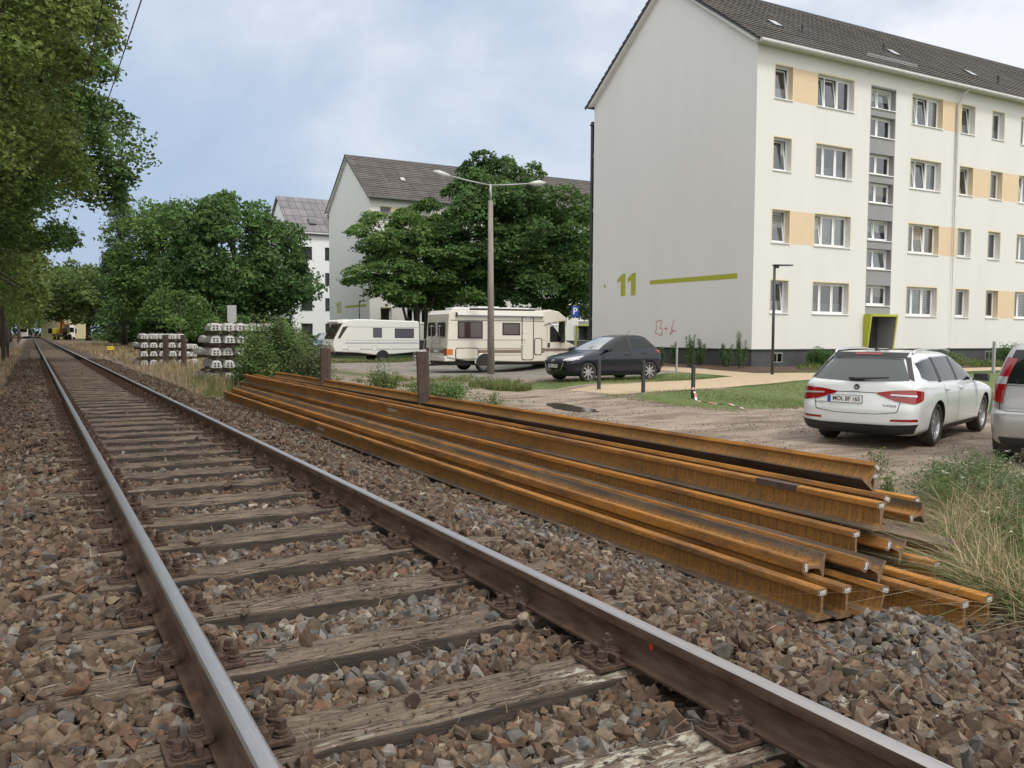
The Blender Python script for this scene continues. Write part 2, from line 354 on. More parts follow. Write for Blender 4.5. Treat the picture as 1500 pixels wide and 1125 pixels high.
# ------------------------------------------------------------------ track
SP=.70; Y0S=1.27-1.4
def proj(P):
    Rm=np.array(RM); v=(P-np.array([-1.2535,0,1.092]))@Rm
    d=-v[:,2]; return 750+1268*v[:,0]/np.maximum(d,1e-3),562.5-1268*v[:,1]/np.maximum(d,1e-3),d
def wood_mat(name,ca,cb,cc,lichen=0.):
    m=bpy.data.materials.new(name); m.use_nodes=True; nt=m.node_tree; b=nt.nodes['Principled BSDF']; b.inputs['Roughness'].default_value=.9; b.inputs['Specular IOR Level'].default_value=.25
    tc=nt.nodes.new('ShaderNodeTexCoord'); oi=nt.nodes.new('ShaderNodeObjectInfo'); mu=node(nt,'ShaderNodeMath',dict(operation='MULTIPLY'),i0=oi.outputs['Random'],i1=91.); cx=node(nt,'ShaderNodeCombineXYZ',i0=mu.outputs[0],i1=mu.outputs[0])
    ad=node(nt,'ShaderNodeVectorMath',dict(operation='ADD'),i0=tc.outputs['Object'],i1=cx.outputs[0]); V=ad.outputs[0]
    def nz(scl,sc_,det,dist=0.): 
        mp=node(nt,'ShaderNodeMapping',Vector=V,Scale=sc_); return node(nt,'ShaderNodeTexNoise',Vector=mp.outputs[0],Scale=scl,Detail=det,Roughness=.62,Distortion=dist).outputs[0]
    fine=nz(6.,(1.3,22,8),8.); broad=nz(2.,(1,2.2,1),6.); crk=nz(1.5,(.75,9,3),7.,.35); grit=nz(45.,(1,1,1),4.)
    c=ramp(nt,fine,[(.3,ca),(.5,cb),(.72,cc)]); c=mixc(nt,.75,c,ramp(nt,broad,[(.3,(.62,.60,.58)),(.7,(1.2,1.2,1.2))]),'MULTIPLY'); c=mixc(nt,.5,c,ramp(nt,grit,[(.35,(.6,.6,.6)),(.65,(1.15,1.15,1.15))]),'MULTIPLY')
    sb=node(nt,'ShaderNodeMath',dict(operation='SUBTRACT'),i0=crk,i1=.5); ab=node(nt,'ShaderNodeMath',dict(operation='ABSOLUTE'),i0=sb.outputs[0]); ck=node(nt,'ShaderNodeMapRange',i0=ab.outputs[0],i1=0.,i2=.012,i3=.85,i4=0.)
    c=mixc(nt,ck.outputs[0],c,(.022,.016,.012,1))
    if lichen:
        mp=node(nt,'ShaderNodeMapping',Vector=V,Scale=(1,3,1)); l1=node(nt,'ShaderNodeTexNoise',Vector=mp.outputs[0],Scale=1.7,Detail=2.).outputs[0]; l2=nz(14.,(1,3,1),8.)
        o0=.17 if lichen>1 else 0.
        lm=node(nt,'ShaderNodeMath',dict(operation='MULTIPLY'),i0=node(nt,'ShaderNodeMapRange',i0=l1,i1=.56-o0,i2=.66-o0).outputs[0],i1=node(nt,'ShaderNodeMapRange',i0=l2,i1=.48,i2=.56).outputs[0])
        c=mixc(nt,lm.outputs[0],c,(.40,.38,.31,1))
    nt.links.new(c,b.inputs['Base Color'])
    h=node(nt,'ShaderNodeMath',dict(operation='MULTIPLY_ADD'),i0=ck.outputs[0],i1=-1.3,i2=fine); h2=node(nt,'ShaderNodeMath',dict(operation='MULTIPLY_ADD'),i0=grit,i1=.35,i2=h.outputs[0])
    bp=node(nt,'ShaderNodeBump',Strength=.85,Distance=.008,Height=h2.outputs[0]); nt.links.new(bp.outputs[0],b.inputs['Normal']); return m
MT['sleeper_wood']=wood_mat('sleeper_wood',(.068,.051,.038),(.155,.12,.09),(.27,.22,.17)); MT['sleeper_lichen']=wood_mat('sleeper_lichen',(.068,.052,.04),(.155,.12,.09),(.27,.22,.17),1.)
MT['sleeper_white']=wood_mat('sleeper_white',(.068,.052,.04),(.155,.12,.09),(.27,.22,.17),2.)
MT['sleeper_side']=mk('tarred_sleeper_side',(.030,.023,.018),(.075,.058,.045),rough=.85,scale=9,stretch=(.4,2,3),bump=.5,bscale=30)
MT['rust_dark']=mk('rusty_fastening',(.035,.022,.016),(.10,.058,.035),rough=.85,scale=25,bump=.4,bscale=120,bdist=.002)
MT['rail_side']=mk('rail_brown_side',(.050,.030,.020),(.105,.068,.045),rough=.8,spec=.25,scale=7,stretch=(1,.6,3),bump=.25,bscale=60,bdist=.003,c3=(.15,.085,.05),s3=.8,l3=.6,h3=.75)
m=MT['rail_top']=mk('rail_running_surface',(.38,.36,.355),(.54,.51,.50),rough=.33,scale=6,stretch=(60,.8,1),metal=.85,rough2=.38,lo=.3,hi=.7)
def rail_profile(kind):
    if kind=='S49': P=[(.0625,0),(.0625,.009),(.025,.02),(.010,.034),(.007,.05),(.007,.093),(.011,.103),(.0335,.110),(.0335,.135),(.030,.144),(.022,.1485),(.008,.1495)]
    else: P=[(.075,0),(.075,.011),(.03,.025),(.012,.04),(.00825,.06),(.00825,.115),(.012,.128),(.036,.136),(.036,.158),(.033,.167),(.025,.1715),(.008,.1722)]
    return P+[(-x,z) for x,z in P[::-1]]
def track_rail(x0,label):
    P=rail_profile('S49'); n=len(P); mb=MB()
    ys=[-3,-.5]+list(np.arange(0,30,2.))+list(np.arange(30,420,15.)); v=[];f=[];mi=[]
    for y in ys: v+=[(p[0],y,p[1]-.1495) for p in P]
    for i in range(len(ys)-1):
        for k in range(n):
            f.append((i*n+k,i*n+(k+1)%n,(i+1)*n+(k+1)%n,(i+1)*n+k)); mi.append(1 if min(P[k][1],P[(k+1)%n][1])>=.1435 else 0)
    f.append(tuple(range(n))[::-1]); mi.append(0); f.append(tuple(range((len(ys)-1)*n,len(ys)*n))); mi.append(0)
    mb.v=v; mb.f=f; mb.m=mi
    o=mb.build('track_rail',['rail_side','rail_top'],smooth='auto',angle=25); o.location=(x0,0,0)
    bm=bmesh.new(); bm.from_mesh(o.data); bmesh.ops.recalc_face_normals(bm,faces=bm.faces); bm.to_mesh(o.data); bm.free()
    return tag(o,label,'rail','running rails of the track')
rl=track_rail(-.7525,'left running rail of the track with polished pale top, leading away from the camera')
rr=track_rail(.7525,'right running rail of the track with polished pale top, nearer the stacked rusty rails')
mb=MB(); mb.tube([(.7445,2.86,-.07),(.7425,2.86,-.085)],[.012,.012],8)
MT['redpaint']=mk('red_paint',(.5,.03,.02),rough=.6)
mb=MB()
mb.add([(-.0082,2.505,-.055),(-.0082,2.528,-.057),(-.0082,2.524,-.075),(-.0082,2.514,-.084),(-.0082,2.502,-.07)],[(0,4,3,2,1)])
mb.build('paint_mark','redpaint',rr)

def sleeper_mesh(seed,lich,split=False):
    r=np.random.default_rng(seed); nx,ny=96,13
    xs=np.linspace(-1.3,1.3,nx); ys=np.linspace(-.118,.118,ny); Xg,Yg=np.meshgrid(xs,ys,indexing='ij')
    def n(a,b,s): return vnoise(Xg*a+s,Yg*b+s*1.7,1,seed+s)
    Zt=.010*(n(3,26,1)-.5)+.012*(n(1.5,60,2)-.5)+.006*(n(14,70,3)-.5)
    cr=np.abs(n(1.1,22,4)-.5); Zt-=.014*np.exp(-(cr/.05)**2)
    ed=np.minimum((.118-np.abs(Yg))/.02,1); Zt-=.012*(1-ed)*(.5+n(6,3,5))
    ee=np.clip((1.3-np.abs(Xg))/.12,0,1); Zt-=.02*(1-ee)*n(5,30,6)
    if split: Zt-=.06*np.exp(-((Yg-.02-.02*np.sin(Xg*2))/.010)**2)
    Yg=Yg+.010*(vnoise(Xg*4,Yg*0,1,seed+9)-.5)*np.sign(Yg)
    Xg=Xg+np.sign(Xg)*(1-ee)*.05*(vnoise(Yg*20,Xg*0,1,seed+12)-.5)
    P=np.stack([Xg,Yg,Zt],-1); mb=MB()
    mb.grid(P)
    def skirt(E):
        E=np.array(E); D=E.copy(); D[:,2]=-.16; mid=E.copy(); mid[:,2]-=.012; mb.grid(np.stack([E,mid,D]),1)
    skirt(P[:,0]); skirt(P[::-1,-1]); skirt(P[0,::-1]); skirt(P[-1])
    me=bpy.data.meshes.new('wooden_sleeper'); me.from_pydata(mb.v,[],mb.f); me.polygons.foreach_set('material_index',mb.m)
    bm=bmesh.new(); bm.from_mesh(me); bmesh.ops.remove_doubles(bm,verts=bm.verts,dist=.0001); bmesh.ops.recalc_face_normals(bm,faces=bm.faces); bm.to_mesh(me); bm.free()
    me.polygons.foreach_set('use_smooth',[True]*len(me.polygons)); me.materials.append(MT['sleeper_lichen' if lich else 'sleeper_wood']); me.materials.append(MT['sleeper_side'])
    return me
SM=[sleeper_mesh(s,False) for s in range(5)]; SML=[sleeper_mesh(20,True,True),sleeper_mesh(21,True)]
def hexnut(mb,x,y,z,r,h,n=6,taper=1.):
    mb.cyl((x,y,z),(x,y,z+h),r,r*taper,n)
def plate_mesh():
    mb=MB(); mb.box(-.185,.185,-.085,.085,-.018,0)
    for s in (-1,1): mb.box(s*.095-.011,s*.095+.011,-.08,-.034,0,.035); mb.box(s*.095-.011,s*.095+.011,.034,.08,0,.035)
    return mb
def screw_mb():
    mb=MB(); mb.cyl((0,0,0),(0,0,.008),.027,.027,14); mb.cyl((0,0,.008),(0,0,.018),.022,.022,12); mb.cyl((0,0,.018),(0,0,.024),.025,.022,14)
    mb.box(-.0135,.0135,-.0135,.0135,.022,.052); return mb
def clamp_mb():
    mb=MB(); mb.box(-.045,.028,-.030,.030,.012,.034); mb.box(.012,.034,-.028,.028,0,.02)
    mb.cyl((0,0,.034),(0,0,.042),.023,.023,12); mb.cyl((0,0,.042),(0,0,.05),.020,.020,10); mb.cyl((0,0,.05),(0,0,.075),.021,.021,6); mb.cyl((0,0,.075),(0,0,.095),.0105,.0105,8); return mb
P0=plate_mesh().build('baseplate','rust_dark',bevel=.003); S0=screw_mb().build('sleeper_screw','rust_dark',bevel=.0025); C0=clamp_mb().build('rail_clamp','rust_dark',bevel=.003)
far=plate_mesh(); 
for s in (-1,1):
    for t in (-1,1): far.M=Matrix.Translation((s*.148,t*.048,0)); far.box(-.02,.02,-.02,.02,0,.05)
    far.M=Matrix.Translation((s*.085,0,0)); far.box(-.03,.03,-.03,.03,0,.09)
PF=far.build('baseplate','rust_dark')
pme,sme,cme,fme=P0.data,S0.data,C0.data,PF.data
mods=(P0,S0,C0)
def inst(src,name,parent,loc,rz=0):
    o=src.copy(); o.name=name; COL.objects.link(o); o.parent=parent; o.location=loc; o.rotation_euler=(0,0,rz); return o
words=['first','second','third','fourth','fifth','sixth','seventh','eighth','ninth','tenth','eleventh','twelfth','thirteenth','fourteenth','fifteenth','sixteenth','seventeenth','eighteenth','nineteenth','twentieth']
special={1:'cut-off wooden sleeper at the very bottom edge of the photo, between the rails',
 3:'split wooden sleeper with whitish lichen under the right rail, nearest right-hand bolts',
 4:'long cracked wooden sleeper with pale lichen at its left end, second from camera',
 5:'grey cracked wooden sleeper just beyond the long lichen-patched one',}
SY=[]
for i in range(0,106):
    y=Y0S+SP*i+random.uniform(-.015,.015)
    if y<-1 or y>70: continue
    SY.append((i,y))
cnt=0
for i,y in SY:
    me=SML[0] if i==3 else SML[1] if i in(4,11) else SM[i%5]
    o=bpy.data.objects.new('wooden_sleeper',me); COL.objects.link(o); zz=-.169-(.012 if i>26 else 0)
    o.location=(random.uniform(-.02,.02),y,zz); o.rotation_euler=(0,0,random.uniform(-.012,.012)+(math.pi if i%2 and i!=3 else 0))
    k=i-2
    if i in special: lab=special[i]
    elif 0<=k<20: lab=words[k]+' wooden sleeper up the track from the bottom photo edge'
    elif k<0: lab='wooden sleeper under the track just below the frame'
    else: lab='weathered wooden sleeper far up the track, half buried in ballast'
    if i in (3,): m2=me.copy(); m2.materials[0]=MT['sleeper_white']; o.data=m2
    tag(o,lab,'sleeper','wooden sleepers of the track')
    for sx in (-1,1):
        if o.rotation_euler.z>1: px=-sx*.7525+o.location.x
        else: px=sx*.7525-o.location.x
        dz=.018+(-.167-zz)
        if i<24:
            p=inst(P0,'baseplate',o,(px,0,dz))
            for a in (-1,1):
                for b in (-1,1): inst(S0,'sleeper_screw',p,(a*.148,b*.048,0),random.uniform(0,1.5))
                inst(C0,'rail_clamp',p,(a*.088,0,0),0 if a>0 else math.pi)
        elif i<60: inst(PF,'baseplate',o,(px,0,dz))
for q in (P0,S0,C0,PF): bpy.data.objects.remove(q)

# ------------------------------------------------------------------ ballast stones
def stone_var(seed,npt):
    r=random.Random(seed); bm=bmesh.new()
    for _ in range(npt):
        p=Vector((r.uniform(-1,1),r.uniform(-1,1),r.uniform(-1,1))); q=max(abs(p.x),abs(p.y),abs(p.z)); p=p/q*r.uniform(.8,1.)
        if r.random()<.3: p*=.8
        bm.verts.new((p.x,p.y*.78,p.z*.58))
    h=bmesh.ops.convex_hull(bm,input=bm.verts); 
    bmesh.ops.delete(bm,geom=[v for v in bm.verts if not v.link_faces],context='VERTS')
    bmesh.ops.triangulate(bm,faces=bm.faces); bm.verts.index_update()
    V=np.array([v.co[:] for v in bm.verts]); F=np.array([[v.index for v in f.verts] for f in bm.faces]); bm.free(); return V,F
SV=[stone_var(s,12+s%5) for s in range(30)]; SVl=[stone_var(s+50,7) for s in range(14)]
PAL=np.array([(.15,.102,.070),(.18,.132,.092),(.112,.08,.058),(.205,.162,.12),(.205,.19,.17),(.145,.14,.133),(.265,.225,.175),(.175,.10,.067),(.35,.325,.285)])*np.array([.92,.90,.875])
def stones(name,x,y,z,s,pw,variants,label=None,flat=.35):
    n=len(x); q=rng.normal(size=(n,4)); q[:,1:3]*=flat*2; q[:,0]+=0; q/=np.linalg.norm(q,axis=1)[:,None]
    w_,a,b,c=q[:,0],q[:,1],q[:,2],q[:,3]
    Rt=np.stack([1-2*(b*b+c*c),2*(a*b-c*w_),2*(a*c+b*w_),2*(a*b+c*w_),1-2*(a*a+c*c),2*(b*c-a*w_),2*(a*c-b*w_),2*(b*c+a*w_),1-2*(a*a+b*b)],-1).reshape(n,3,3)
    ci=np.array([rng.choice(len(PAL),p=p/p.sum()) for p in pw]) if pw.ndim==2 else rng.choice(len(PAL),size=n,p=pw/pw.sum())
    base=PAL[ci]*rng.uniform(.45,1.05,(n,1)); vi=rng.integers(0,len(variants),n)
    VV=[];FF=[];CC=[];off=0
    for k,(V,F) in enumerate(variants):
        ix=np.nonzero(vi==k)[0]
        if not len(ix): continue
        sc3=rng.uniform(.8,1.25,(len(ix),1,3))
        P=np.einsum('nij,nvj->nvi',Rt[ix],V[None]*s[ix][:,None,None]*sc3)+np.stack([x[ix],y[ix],z[ix]],-1)[:,None,:]
        VV.append(P.reshape(-1,3)); FF.append((F[None]+(np.arange(len(ix))*len(V))[:,None,None]+off).reshape(-1,3)); off+=len(ix)*len(V)
        CC.append(np.repeat(base[ix],len(V),0))
    o=fast(name,np.concatenate(VV),np.concatenate(FF),'stone',np.concatenate(CC)); return tag(o,label,'pebbles' if 'yard' in name else 'ballast',None,'stuff')
MT['stone']=mk('ballast_stone',(.75,.75,.75),(1.25,1.22,1.2),rough=.92,scale=30,detail=4,attr='col',bump=.25,bscale=110,bdist=.002,spec=.3)
sya=np.array([y for _,y in SY])
def zstone(x,y):
    ax=np.abs(x)
    z=np.where(ax<.62,-.240+.022*sm(ax,.3,.6),-.214)
    z=np.where((ax>=.62)&(ax<.90),-.216,z); z=np.where(ax>=.90,-.196,z)
    z=np.where(x>1.35,np.minimum(z,g(x,y)+.03),z); z=np.where(x<-1.5,np.minimum(z,g(x,y)+.05),z)
    return z+.022*(vnoise(x,y,2.5,31)-.5)
def field(xa,xb,ya,yb,dens,smin,smax,name,variants,label,edge=None,layers=1,skip=.93,far=False):
    n=int((xb-xa)*(yb-ya)*dens); x=rng.uniform(xa,xb,n); y=rng.uniform(ya,yb,n)
    s=smin+(smax-smin)*rng.beta(1.7,2.6,n); z=zstone(x,y)+rng.uniform(-.02,.008,n)
    P=np.stack([x,y,z],-1); u,v,d=proj(P); keep=(d>.3)&(u>-230)&(u<1730)&(v<1420)
    ds=np.abs(y[:,None]-sya[None]).min(1) if len(sya) else 9
    on=(ds<.122+s*.4)&(np.abs(x)<1.31+s*.4)
    inner=np.abs(x)<.62
    keep&=~(on&inner&(rng.random(n)<skip+.066)); keep&=~(on&~inner&(rng.random(n)<np.where(np.abs(x)<.98,.96,.93-.62*sm(vnoise(x,y,1.6,77),.35,.7))))
    z=np.where(on&(np.abs(x)<1.31),-.172+s*.3,z)
    keep&=~((np.abs(np.abs(x)-.7525)<.045+s*.55))
    keep&=~((np.abs(np.abs(x)-.7525)<.215)&(ds<.11))
    if edge is not None: keep&=edge(x,y)
    x,y,z,s=x[keep],y[keep],z[keep],s[keep]
    inn=(np.abs(x)<.5)
    gre=(inn*sm(vnoise(x,y,1.1,5),.25,.6)*.9+(x>1.4)*sm(vnoise(x,y,.9,6),.4,.7)*.8)*(1-.75*sm(y,7,14))
    pw=np.array([5,4,3.6,2.2,1.0,.8,.8,.7,.12])[None]*(1-gre[:,None])+np.array([1,1.4,1,2.2,4.5,4.0,1.6,.35,.7])[None]*gre[:,None]
    return stones(name,x,y,z,s,pw,variants,label)
eR=lambda x,y:(x<np.where(y<2.95,3.2-.25*(y-2.2)+.35*(vnoise(x,y,2,9)-.5),2.27+.06*(vnoise(x,y,1.5,9)-.5)+ -.4*sm(y,18,26)))&(x>-2.6-.5*(1-sm(y,4,9))+.3*vnoise(x,y,1,4)+.6*sm(y,9,20))
field(-3.2,4.0,.9,4.2,1450,.019,.054,'ballast_stones',SV,'brown and grey crushed ballast stones in the foreground between the sleepers',eR)
field(-3.2,3.0,4.2,9,1000,.021,.052,'ballast_stones',SV,'brown ballast stones along the track in the middle distance',eR)
field(-3.2,2.6,9,20,560,.024,.05,'ballast_stones',SVl,'brown ballast stones between the rails farther up the track',eR)
field(-2.6,2.3,20,46,260,.026,.05,'ballast_stones',SVl,'brown ballast stones far up the track',eR)
field(-2.6,3.2,.9,4.6,2600,.006,.015,'ballast_grit',SVl,'fine grit and chips between the ballast stones in the foreground',eR,skip=.80)
# heap of stones against the ends of the stored rails
n=900; x=rng.normal(2.55,.33,n); y=rng.normal(2.62,.22,n); z=g(x,y)+.02+.11*np.exp(-(((x-2.45)/.4)**2+((y-2.72)/.22)**2))+rng.uniform(-.02,.02,n)
k=~((x>2.68)&(y>2.5)); k&=(y<2.98)
stones('ballast_stones',x[k],y[k],z[k],rng.uniform(.022,.042,k.sum()),np.array([1,1.4,1,2.2,4.5,4.5,1.2,.5,.3]),SV,'grey ballast stones heaped against the near ends of the rusty rails')
# ------------------------------------------------------------------ stored rusty rails
def rust_mat():
    m=bpy.data.materials.new('orange_rust'); m.use_nodes=True; nt=m.node_tree; b=nt.nodes['Principled BSDF']
    b.inputs['Roughness'].default_value=.75; b.inputs['Specular IOR Level'].default_value=.35
    tc=nt.nodes.new('ShaderNodeTexCoord'); O=tc.outputs['Object']; oi=nt.nodes.new('ShaderNodeObjectInfo')
    of=node(nt,'ShaderNodeVectorMath',dict(operation='ADD'),i0=O); cx=node(nt,'ShaderNodeCombineXYZ'); mu=node(nt,'ShaderNodeMath',dict(operation='MULTIPLY'),i0=oi.outputs['Random'],i1=57.)
    nt.links.new(mu.outputs[0],cx.inputs[1]); nt.links.new(cx.outputs[0],of.inputs[1])
    m1=node(nt,'ShaderNodeMapping',Vector=of.outputs[0],Scale=(3,26,2.2)); streak=node(nt,'ShaderNodeTexNoise',Vector=m1.outputs[0],Scale=1.6,Detail=6.,Roughness=.7)
    m2=node(nt,'ShaderNodeMapping',Vector=of.outputs[0],Scale=(6,1.1,6)); pat=node(nt,'ShaderNodeTexNoise',Vector=m2.outputs[0],Scale=1.4,Detail=8.,Roughness=.65)
    m3=node(nt,'ShaderNodeMapping',Vector=of.outputs[0],Scale=(1,1,1)); fine=node(nt,'ShaderNodeTexNoise',Vector=m3.outputs[0],Scale=70.,Detail=4.)
    web=ramp(nt,streak.outputs[0],[(.28,(.13,.070,.032)),(.44,(.24,.125,.040)),(.58,(.36,.175,.038)),(.74,(.48,.22,.038))])
    head=ramp(nt,pat.outputs[0],[(.28,(.11,.060,.032)),(.42,(.26,.125,.038)),(.56,(.43,.19,.036)),(.72,(.53,.24,.038))])
    foot=ramp(nt,pat.outputs[0],[(.35,(.085,.065,.05)),(.6,(.17,.125,.08)),(.75,(.27,.17,.08))])
    sp=node(nt,'ShaderNodeSeparateXYZ',Vector=O)
    # object z runs from foot (-.09) to head (+.08)
    f1=node(nt,'ShaderNodeMapRange',i0=sp.outputs[2],i1=.028,i2=.05,i3=0.,i4=1.); f2=node(nt,'ShaderNodeMapRange',i0=sp.outputs[2],i1=-.055,i2=-.072,i3=0.,i4=1.)
    c=mixc(nt,f1.outputs[0],web,head); c=mixc(nt,f2.outputs[0],c,foot)
    big=node(nt,'ShaderNodeTexNoise',Vector=of.outputs[0],Scale=1.1,Detail=9.,Roughness=.7)
    c=mixc(nt,.55,c,ramp(nt,fine.outputs[0],[(.3,(.55,.5,.5)),(.7,(1.2,1.2,1.2))]),'MULTIPLY'); c=mixc(nt,.7,c,ramp(nt,big.outputs[0],[(.32,(.5,.5,.55)),(.5,(.95,.95,.95)),(.7,(1.2,1.15,1.05))]),'MULTIPLY')
    tint=node(nt,'ShaderNodeMapRange',i0=oi.outputs['Random'],i3=.75,i4=1.1); 
    c=mixc(nt,1.,c,tint.outputs[0],'MULTIPLY')
    nt.links.new(c,b.inputs['Base Color'])
    bp=node(nt,'ShaderNodeBump',Strength=.35,Distance=.003,Height=fine.outputs[0]); nt.links.new(bp.outputs[0],b.inputs['Normal'])
    return m
MT['rust']=rust_mat()
MT['cut_end']=mk('cut_rail_end',(.12,.075,.045),(.25,.15,.08),rough=.8,scale=40)
def stored_rail(near,farp,roll,label,web_label=None,label_end=True):
    P=rail_profile('60'); n=len(P); a=Vector(near); b=Vector(farp); Ln=(b-a).length; cz=.09
    mb=MB(); ys=list(np.linspace(0,Ln,12)); v=[];f=[]
    for y in ys: v+=[(p[0],y,p[1]-cz) for p in P]
    mi=[]
    for i in range(len(ys)-1):
        for k in range(n): f.append((i*n+k,(i+1)*n+k,(i+1)*n+(k+1)%n,i*n+(k+1)%n)[::-1]); mi.append(0)
    f.append(tuple(range(n))); mi.append(1); f.append(tuple(range((len(ys)-1)*n,len(ys)*n))[::-1]); mi.append(1)
    mb.v,mb.f,mb.m=v,f,mi
    o=mb.build('stored_rail',['rust','cut_end'],smooth='auto',angle=25)
    bm=bmesh.new(); bm.from_mesh(o.data); bmesh.ops.recalc_face_normals(bm,faces=bm.faces); bm.to_mesh(o.data); bm.free()
    d=(b-a).normalized(); q=Matrix.Rotation(math.atan2(-d.x,d.y),4,'Z')@Matrix.Rotation(math.asin(d.z),4,'X')@Matrix.Rotation(R(roll),4,'Y')
    o.matrix_world=Matrix.Translation(a)@q
    tag(o,label,'rail','rusty rails stored beside the track')
    if label_end:
        s=MB(); s.box(-.021,.021,-.0035,-.0012,.046,.070); s.build('paper_label','sticker',o)
    if web_label:
        s=MB(); y=web_label; s.box(-.0112,-.0086,y,y+.34,-.028,.018); s.build('paper_label','webpaper',o)
    return o
MT['webpaper']=mk('grey_paper_label',(.34,.31,.26),(.24,.20,.16),rough=.8,scale=12)
SR=stored_rail; h=.09
# first layer on the ballast  (foot z -.415 near, -.345 far)
SR((2.39,3.15,-.325),(2.45,19.6,-.255),0,'front rusty rail at the foot of the pile, upright and nearest the track',web_label=9.0)
SR((2.545,3.12,-.325),(2.60,19.5,-.255),0,'upright rusty rail tucked just behind the front one')
SR((2.705,3.02,-.320),(2.76,19.4,-.25),16,'leaning rusty rail of the bottom layer whose end sits just above the stones')
SR((2.88,2.67,-.33),(2.90,18.8,-.255),0,'rusty rail sticking out farthest toward the camera')
SR((3.065,2.66,-.325),(3.06,18.8,-.255),0,'rusty rail with its end over trampled weeds, right of the farthest-protruding one')
SR((3.44,3.22,-.325),(3.30,19.1,-.255),4,'bottom rusty rail ending in dry grass behind the two long ones')
SR((3.60,3.9,-.325),(3.48,19.1,-.255),0,'bottom rusty rail hidden under the middle of the pile',label_end=False)
SR((3.92,3.42,-.32),(3.66,18.9,-.255),172,'upside-down rusty rail, its flat foot up, ending among the weeds',label_end=False)
SR((4.10,3.9,-.34),(3.84,19.0,-.255),0,'rear bottom rusty rail half overgrown by weeds',label_end=False)
SR((2.60,2.87,-.455),(2.60,8.0,-.52),20,'half-buried rusty rail whose head pokes out of the grey stones')
# second layer
SR((2.555,3.36,-.200),(2.62,19.4,-.13),-86,'front rusty rail lying on its side with its foot upright')
SR((2.77,3.14,-.185),(2.82,19.4,-.115),-66,'rusty rail on its side, label tilted, just above the leaning bottom rail')
SR((3.05,3.48,-.152),(2.96,20.3,-.085),0,'upright rusty rail of the second layer, just below the dark-patched rail')
SR((3.27,3.38,-.180),(3.16,19.4,-.10),-66,'dark rusty rail end lying on its side beneath the upright second-layer rail')
SR((3.42,3.9,-.152),(3.30,19.8,-.085),0,'rusty rail hidden in the middle of the second layer',label_end=False)
SR((4.22,3.92,-.18),(3.70,19.5,-.085),-100,'rusty rail end on its side at the rear, caught in dry grass')
# third layer
dpr=SR((3.19,3.42,.020),(2.98,20.0,.085),0,'upright rusty rail of the third layer with a dark patch on its head',web_label=7.6)
SR((3.40,3.56,.022),(3.16,20.0,.09),24,'rusty rail leaning right, directly behind the dark-patched one')
SR((4.33,4.00,-.15),(3.84,19.6,-.06),0,'upright rusty rail at the back right, ending free of the pile')
# top pair
SR((3.66,3.85,.17),(3.30,18.6,.20),38,'topmost rusty rail of the pile, leaning with its head to the right',web_label=7.0)
SR((3.80,3.95,.075),(3.44,18.8,.13),6,'rusty rail directly beneath the topmost leaning one')
s_=MB(); s_.box(-.0372,.0372,.62,.98,.0445,.0835); s_.build('dark_patch','post_steel',dpr)
# stakes that hold the pile
def stake(x,y,z0,z1,lean,label,w_=.17,t=.09):
    mb=MB(); mb.M=Matrix.Translation((x,y,z0))@Matrix.Rotation(lean,4,'Y')@Matrix.Rotation(R(-24),4,'Z'); h=z1-z0
    mb.prism([(-w_/2,t),(-w_/2,-t+.02),(-w_/2+.02,-t),(w_/2-.02,-t),(w_/2,-t+.02),(w_/2,t),(w_/2-.02,t),(w_/2-.02,-t+.03),(-w_/2+.02,-t+.03),(-w_/2+.02,t)],0,h,'z')
    o=mb.build('steel_stake','post_steel',bevel=.004); return tag(o,label,'post','steel stakes')
stake(3.49,10.95,-.55,.86,R(-2.5),'brown steel stake standing in the rail pile in front of the camper van')
stake(3.43,15.4,-.5,.83,0,'brown steel stake standing in the rail pile below the white caravan')
stake(3.34,36.0,-.4,1.02,0,'left brown steel stake in front of the farther concrete sleeper stack')
stake(3.95,35.6,-.4,1.02,0,'right brown steel stake in front of the farther concrete sleeper stack')
# ------------------------------------------------------------------ concrete sleepers
def concrete_sleeper():
    L=2.4; mb=MB()
    def sec(y,w0,w1,h): # half widths bottom/top
        return [(-w0,y,0),(-w0,y,.05),(-w1-.015,y,h-.03),(-w1+.02,y,h),(w1-.02,y,h),(w1+.015,y,h-.03),(w0,y,.05),(w0,y,0)]
    S=[(0,.14,.085,.185),(.05,.15,.095,.20),(.55,.15,.10,.215),(.95,.12,.08,.175),(1.45,.12,.08,.175),(1.85,.15,.10,.215),(2.35,.15,.095,.20),(2.4,.14,.085,.185)]
    v=[];f=[]
    for a in S: v+=sec(*a)
    for i in range(len(S)-1):
        for k in range(8): f.append((i*8+k,i*8+(k+1)%8,(i+1)*8+(k+1)%8,(i+1)*8+k))
    f+=[tuple(range(8))[::-1],tuple(range(56,64))]; mb.add(v,f)
    o=mb.build('concrete_sleeper','concrete',bevel=.008)
    bm=bmesh.new(); bm.from_mesh(o.data); bmesh.ops.recalc_face_normals(bm,faces=bm.faces); bm.to_mesh(o.data); bm.free()
    for x in (-.045,.045):
        for z in (.055,.125): d=MB(); d.box(x-.02,x+.02,-.012,.004,z-.02,z+.02); d.build('dowel_hole','black_plastic',o)
    for y in (.42,.72,1.68,1.98): b=MB(); b.box(-.05,.05,y-.04,y+.04,.21,.235); b.cyl((0,y,.23),(0,y,.275),.018,.018,8); b.build('rail_anchor','rust_dark',o)
    return o
CS=concrete_sleeper(); used=[0]
def cs(x,y,z,rz,label):
    o=CS if not used[0] else dup(CS); used[0]=1; o.location=(x,y,z); o.rotation_euler=(0,0,rz); tag(o,label,'concrete sleeper','stacked concrete sleepers'); return o
